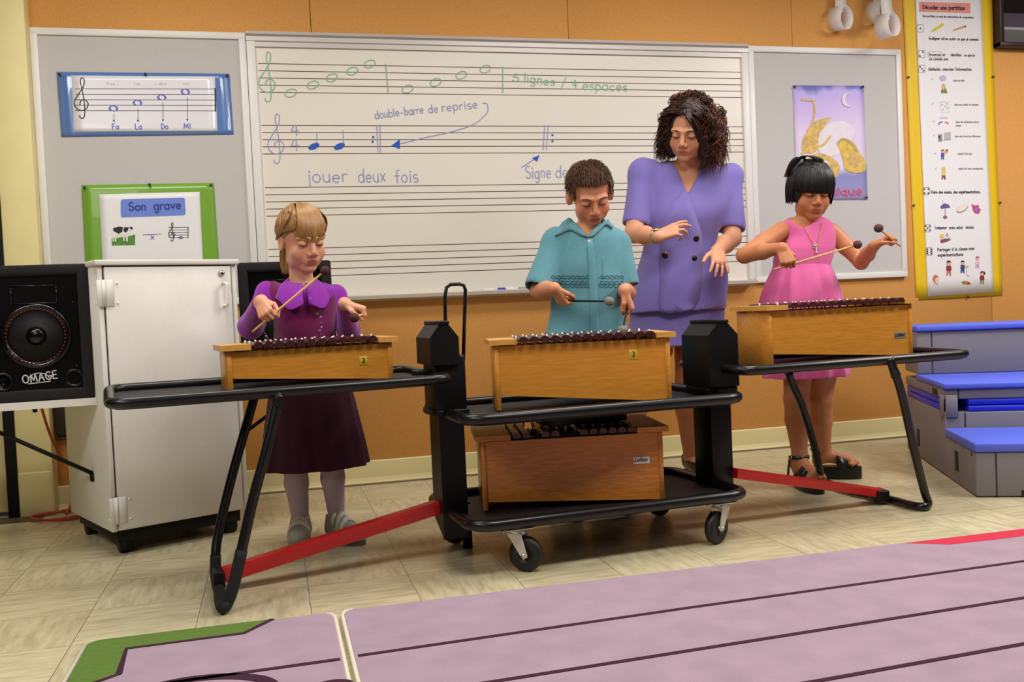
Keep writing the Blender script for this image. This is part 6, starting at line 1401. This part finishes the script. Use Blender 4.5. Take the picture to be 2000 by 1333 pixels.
s.stack(rowz([(585, 1238, 1410, .150), (640, 1232, 1408, .150), (674, 1230, 1402, .146)], Y0+.015), k=.02); s.stack([(r[0]-(.012 if i == 2 else .03), *r[1:]) for i, r in enumerate(rowz([(585, 1238, 1410, .150), (640, 1232, 1408, .150), (674, 1230, 1402, .146)], Y0+.015))], grow=-.008, sub=True, k=.003)
solid('skirt', s, M_lav, g3)
for c_ in FT:
    s = Field(.0036); s.cone(c_+V3((0, .025, .075)), c_+V3((0, .02, .06)), .037, .037); s.cone(c_+V3((0, .01, .062)), c_+V3((-.01, -.12, .026)), .037, .036); s.ell(c_+V3((-.012, -.15, .022)), (.036, .06, .022), None, .02); s.ell(c_+V3((0, -.03, .10)), (.032, .085, .045), None, .006, True)
    s.cone(c_+V3((0, .04, .05)), c_+V3((0, .042, .004)), .022, .014, .012); solid('pump', s, mat('black leather', (16, 14, 16), .3), g3)
# watch, rings, earring
d = unit(wL-elL); wc = wL-d*.012; t_ = V3((0, -.62, .70)); t_ = unit(t_-d*(t_@d)); q_ = np.cross(d, t_)
b = MB(); b.tube([wc+(t_*math.cos(a)+q_*math.sin(a))*.0285 for a in np.linspace(0, 6.2832, 25)[:-1]], .0055, 8, closed=True); wt = b.build('wristwatch', mat('silver gold metal', (200, 190, 150), .25, metal=.8), g3)
b = MB(); b.lathe([(.016, 0), (.017, .003), (.015, .006)], wc+t_*.029, t_, 24); b.lathe([(.015, .0055), (0, .0058)], wc+t_*.029, t_, 24, mi=1); b.build('dial', [MATS['silver gold metal'], mat('dial', (226, 220, 200), .2)], wt)
M_ring = mat('ring metal', (220, 210, 190), .15, metal=1)
def ring(seg, f=.42):
    k, j = Vector(seg[0]), Vector(seg[1]); ax = (j-k).normalized(); c0 = k.lerp(j, f); e1 = Vector((0, -.7, .7)); e1 = (e1-ax*e1.dot(ax)).normalized(); e2 = ax.cross(e1); r = .0092*hd
    b = MB(); b.tube([c0+(e1*math.cos(a)+e2*math.sin(a))*r for a in np.linspace(0, 6.2832, 17)[:-1]], .0018, 6, closed=True); b.ball(c0+e1*(r+.002), .0032, 1); b.build('ring', M_ring, g3)
ring(LH[1]); ring(RH[2]); ring(RH[1])
e_ = H.p(.082, -.006, -.048); b = MB(); b.ball(e_, .0055, 2); b.build('earring', M_ring, g3)
# ------------------------------------------------------------------ girl in the pink dress
Y0 = 3.72
g4 = person('girl with a black bob in a sleeveless pink dress and platform sandals', yp(1570, 500, Y0).x, Y0)
H = Head(1583, 376, 3.69, 20, 12, 3, 1.04)
SK = (196, 128, 88); F_ = Field(.0027); H.add(F_, 1.06, .94)
nb = J(1574, 438, 3.73); F_.cone(H.p(0, -.028, -.06), nb, .040, .043, .02)
DR = rowz([(424, 1546, 1600, .044), (431, 1531, 1616, .058), (440, 1529, 1624, .066), (462, 1532, 1627, .080), (485, 1520, 1626, .088), (505, 1515, 1621, .088), (522, 1514, 1616, .084)], Y0)
F_.stack(DR, grow=-.010, k=.02); F_.stack(rowz([(520, 1520, 1612, .075), (640, 1520, 1630, .09), (700, 1525, 1635, .09)], Y0), k=.03)
A1, B1 = J(1511, 527, 3.47), J(1675, 478, 3.36); s1 = unit(B1-A1); G1_ = A1+(B1-A1)*.17
wL = grip_hand(F_, G1_, s1, (.55, -.55, -.50), 1, .76)
A2, B2 = J(1758, 481, 3.40), J(1716, 446, 3.20); s2_ = unit(B2-A2); G2_ = A2+(B2-A2)*.30
wR = grip_hand(F_, G2_, s2_, (.62, -.42, .30), -1, .76)
shL, elL = J(1527, 450, Y0+.005), J(1454, 499, 3.63); shR, elR = J(1624, 452, Y0), J(1682, 513, 3.64)
F_.chain([shL, shL*.5+elL*.5, elL, elL*.5+wL*.5, wL], [.038, .038, .033, .032, .022]); F_.chain([shR, shR*.5+elR*.5, elR, elR*.5+wR*.5, wR], [.037, .035, .030, .030, .021])
LG = [[J(1560, 700, 3.72), J(1555, 780, 3.70), J(1556, 820, 3.72), J(1562, 890, 3.68)], [J(1608, 700, 3.74), J(1603, 780, 3.76), J(1603, 820, 3.79), J(1607, 888, 3.84)]]
for p in LG: F_.chain([p[0], p[1], p[2], p[3]], [.068, .052, .050, .032])
PH = .056
FEET = [(V3((LG[0][3][0], LG[0][3][1], 0)), unit((-.02, -1, 0))), (V3((LG[1][3][0], LG[1][3][1], 0)), unit((.80, -.55, 0)))]
for (c_, d), p in zip(FEET, LG):
    sd = V3((-d[1], d[0], 0)); a = p[3]; P_ = lambda x, y, z: c_+d*x+sd*y+V3((0, 0, z))
    F_.cone(a, P_(-.01, 0, PH+.045), .032, .034); F_.cone(P_(-.02, 0, PH+.032), P_(-.025, 0, PH+.022), .030, .024); F_.cone(P_(.0, 0, PH+.050), P_(.12, 0, PH+.022), .034, .022, .02); F_.cone(P_(.10, .018, PH+.018), P_(.12, -.018, PH+.016), .022, .018, .012)
    for y, L, r in ((.026, .045, .0125), (.008, .042, .0095), (-.008, .036, .009), (-.022, .028, .0085), (-.034, .020, .008)): F_.cone(P_(.115, y, PH+.014), P_(.115+L*.6, y, PH+.012), r, r, .004)
body = solid('body', F_, SKIN('tan'), g4, lambda P: H.tint(P, SK, (176, 84, 72), (196, 104, 74), .3))
H.face(body, mat('brow black', (30, 20, 18), .7), mat('lash dark', (30, 18, 16), .6), thick=.0024)
M_mar = mat('maroon rubber head', (86, 44, 44), .7, bump=.2, bscale=400)
mallet(A1, B1, .0178, 'long wooden mallet held level in front of the pink dress', M_mar, MATS['pale wood stick'])
mallet(A2, B2, .0178, 'raised wooden mallet in the hand nearest the yellow chart', M_mar, MATS['pale wood stick'])
# bobbed hair
hm = hair_mat('black', .42)
c = Field(.0035); c.ell(H.p(0, -.013, .034), V3((.092, .109, .098))*H.s, H.M); c.ell(H.p(0, -.022, -.012), V3((.088, .093, .064))*H.s, H.M, .03)
up_ = H.M[:, 2]; c.cone(H.p(.060, -.02, .085), H.p(.043, -.012, .132), .030, .010, .03); c.plane(H.p(0, 0, -.042), -up_)
def facecut(X, Y, Z):
    q = [(X-H.c[0])*H.M[0, j]/H.s+(Y-H.c[1])*H.M[1, j]/H.s+(Z-H.c[2])*H.M[2, j]/H.s for j in range(3)]
    return np.maximum(np.maximum(np.abs(q[0]+.002)-.062, .022-q[1]), q[2]-.012)
c.custom(facecut, H.c-.2, H.c+.2, .006)
hc = solid('hair', c, hm, g4, lambda P: np.repeat(V3(s2l((14, 10, 12)))[None], len(P), 0))
paths = []
for i in range(2400):
    a = rng.uniform(0, 2*math.pi); d = (math.sin(a), math.cos(a)); rt = rng.uniform(0, .3)
    ox, oy = d[0]*.100, d[1]*.106-.014
    face = d[1] > .45
    zb = (.014+rng.uniform(-.007, .006)) if face else (-.040+rng.uniform(-.010, .004))
    if face: ox, oy = d[0]*.094, d[1]*.100-.012
    else: ox *= .98; oy *= .98
    paths.append(strand(H, [(d[0]*.02+.01, d[1]*.02-.02, .134), (d[0]*.062, d[1]*.066-.014, .116), (d[0]*.092, d[1]*.100-.013, .062), (ox, oy, max(zb, .01)), (ox*(.97 if face else .93), oy*(.97 if face else .93), zb)], .0185+rng.uniform(0, .004), 20))
for i in range(150):  # small tied tuft on top
    a, r = rng.uniform(0, 6.28), .013*math.sqrt(rng.random()); e = V3((r*math.cos(a), r*math.sin(a), 0)); k = rng.uniform(.7, 1.2)
    paths.append(np.array([H.p(*q) for q in cr([V3((.043, -.012, .128))+e*.6, V3((.042, -.006, .145))+e, V3((.026-.006*k, .004, .150))+e*1.2, V3((.006-.012*k, .018, .142))+e*1.4, V3((-.006-.014*k, .032, .130))+e*1.2], 4)]))
for i in range(160):
    a, r = rng.uniform(0, 6.28), .012*math.sqrt(rng.random()); e = V3((r*math.cos(a), r*math.sin(a), 0))
    paths.append(np.array([H.p(*q) for q in cr([V3((.044, -.012, .136))+e*.5, V3((.058, -.014, .142))+e, V3((.076, -.020, .118))+e*1.4, V3((.092, -.022, .06))+e*1.6], 4)]))
tubes('hair_strands', paths, .0013, hm, hc, 3, htint(len(paths), (20, 13, 14), .4))
b = MB(); b.lathe([(.012, -.004), (.0145, 0), (.012, .004)], H.p(.043, -.012, .132), H.M@V3((.3, 0, 1)), 16); b.build('hair_tie', mat('pale hair tie', (220, 200, 190), .4), hc)
# dress
M_pink = mat('pink cotton', (222, 98, 162), .85, noise=.06, nscale=240, sheen=.25, bump=.2, bscale=500); M_pinkd = mat('deep pink band', (214, 70, 150), .85)
s = Field(.0036); s.stack(DR, k=.02)
q0 = J(1577, 444, 3.64); q1 = J(1549, 425, 3.66); kk = (q1[2]-q0[2])/(q1[0]-q0[0])**2
s.custom(lambda X, Y, Z: np.maximum((q0[2]+kk*(X-q0[0])**2-Z)*.6, Y-(3.72)), q0+V3((-.12, -.1, 0)), q0+V3((.12, .1, .1)), .003)
for sh_, el_, q in ((shL, elL, -1), (shR, elR, 1)): s.cone(sh_+V3((q*.012, 0, -.002)), sh_+V3((q*.012, 0, -.045)), .041, .037, .004, True)
bod = solid('bodice', s, M_pink, g4)
s = Field(.004); SK2 = rowz([(517, 1514, 1617, .084), (545, 1504, 1626, .105), (590, 1492, 1638, .125), (650, 1494, 1644, .14), (736, 1502, 1648, .150)], Y0); zf = SK2[0][0]
fold = lambda th, z: np.clip((zf-z)/.10, 0, 1)*(.050*np.sin(11*th+.5)+.030*np.sin(17*th+1.7)+.02*np.sin(5*th))
s.stack(SK2, p=2.1, folds=fold, k=.01); s.stack([(r[0]-.015, *r[1:]) for r in SK2], p=2.1, folds=fold, grow=-.007, sub=True, k=.002)
skt = solid('skirt', s, M_pink, g4)
b = MB(); n_ = 40; ring_ = []
M_gold = mat('gold chain', (214, 180, 110), .25, metal=.8)
O = [bod, body]
for pts in ([(1567, 438), (1572, 446), (1577, 455), (1582, 466), (1588, 476), (1592, 480)], [(1604, 437), (1603.5, 446), (1602, 455), (1599, 466), (1595, 476), (1592, 480)]):
    pp = [hit(O, x, y, .003)[0] for x, y in cr(pts, 3)]; b = MB()
    for p in pp: b.ball(p, .0026, 1)
    b.tube(pp, .0010, 5); b.build('necklace_chain', M_gold, g4)
b = MB(); p, n = hit(O, 1591.5, 481, .004)
for a in range(5): q = p+Vector(CR)*.009*math.cos(a*1.2566+1.57)+Vector(CU)*.009*math.sin(a*1.2566+1.57); b.ball(q, .0042, 1)
b.ball(p, .005, 2); 
for y in (488, 493): b.ball(hit(O, 1593.5, y, .004)[0], .0048, 2, (1, .7, 1.2))
b.build('pendant', mat('silver pendant', (230, 222, 200), .2, metal=.7), g4)
# sandals: thick sole, instep band, ankle strap with buckle
M_sand = mat('black sandal leather', (18, 14, 15), .35); M_silver = mat('buckle', (210, 206, 200), .15, metal=1)
for c_, d in FEET:
    sd = V3((-d[1], d[0], 0)); up3 = V3((0, 0, 1)); P_ = lambda x, y, z: c_+d*x+sd*y+up3*z
    out = [P_(.055+.110*math.cos(a), (.036+.012*math.cos(a-.2))*math.sin(a), .001) for a in np.linspace(0, 6.2832, 33)[:-1]]
    b = MB(); b.prism(out, up3*(PH-.002)); so = b.build('sandal', M_sand, g4)
    def band(pts, w, nm):
        vs = []; n0 = len(pts)
        for i, p in enumerate(pts): q = V3(w); e = V3(pts[i])-P_(.03, 0, PH+.02); e = unit(e)*.004; vs += [p-q, p+q, p+q+e, p-q+e]
        b = MB(); b.raw(vs, [[4*i+j, 4*i+(j+1) % 4, 4*i+4+(j+1) % 4, 4*i+4+j] for i in range(n0-1) for j in range(4)]+[[0, 1, 2, 3], [4*n0-1, 4*n0-2, 4*n0-3, 4*n0-4]], True); return b.build(nm, M_sand, so)
    band([P_(.088, .047*math.cos(a), PH-.004+.046*math.sin(a)) for a in np.linspace(0, math.pi, 15)], d*.030-up3*.014, 'instep_band')
    band([P_(-.006+.043*math.cos(a)*1.02, .041*math.sin(a), PH+.076+.004*math.cos(a)) for a in np.linspace(0, 6.2832, 25)], up3*.006, 'ankle_strap')
    for q in (-1, 1): band([P_(-.03+.02*t, q*.041, PH+.075*t) for t in np.linspace(0, 1, 5)], d*.007, 'heel_strap')
    b = MB(); cb = P_(.004, -.046, PH+.077); u_ = unit(d+sd*.2)
    b.tube([cb+d*x+up3*z for x, z in ((-.007, -.008), (.007, -.008), (.007, .008), (-.007, .008))], .0016, 6, closed=True); b.build('buckle', M_silver, so)
# ================================================================== camera, lamps
cam = bpy.data.cameras.new('camera'); cam.sensor_width = 36; cam.sensor_fit = 'HORIZONTAL'; cam.lens = FPX/2000*36; cam.clip_start = .05
co = bpy.data.objects.new('camera', cam); C.objects.link(co)
m = Matrix(((CR[0], CU[0], -_fw[0]), (CR[1], CU[1], -_fw[1]), (CR[2], CU[2], -_fw[2])))
co.matrix_world = Matrix.Translation((0, 0, CAMH))@m.to_4x4()
sc = bpy.context.scene; sc.camera = co
def area(name, loc, size, power, col=(1, .965, .91), target=None):
    l = bpy.data.lights.new(name, 'AREA'); l.shape = 'RECTANGLE'; l.size, l.size_y = size; l.energy = power; l.color = col
    o = bpy.data.objects.new(name, l); C.objects.link(o); o.location = loc
    d = (Vector(target)-Vector(loc)) if target else Vector((0, 0, -1)); o.rotation_euler = d.to_track_quat('-Z', 'Y').to_euler()
    return o
for x, y, p in ((-2.0, 1.3, 46), (1.2, 1.6, 36), (4.2, 1.9, 56), (-.5, 3.3, 22), (1.9, 3.2, 24), (4.1, 3.0, 34)):
    area('ceiling_lamp', (x, y, 2.78), (1.2, .6), p)
area('studio_softbox', (-1.6, -.6, 2.35), (.9, .9), 10, (1, .96, .9), (.9, 4.2, .9))
w = bpy.data.worlds.new('World'); sc.world = w; w.use_nodes = True
w.node_tree.nodes['Background'].inputs['Color'].default_value = (1, .93, .84, 1); w.node_tree.nodes['Background'].inputs['Strength'].default_value = .02
vs = sc.view_settings; vs.view_transform = 'Standard'; vs.look = 'None'; vs.gamma = 1; vs.use_curve_mapping = False; vs.exposure = 0.22
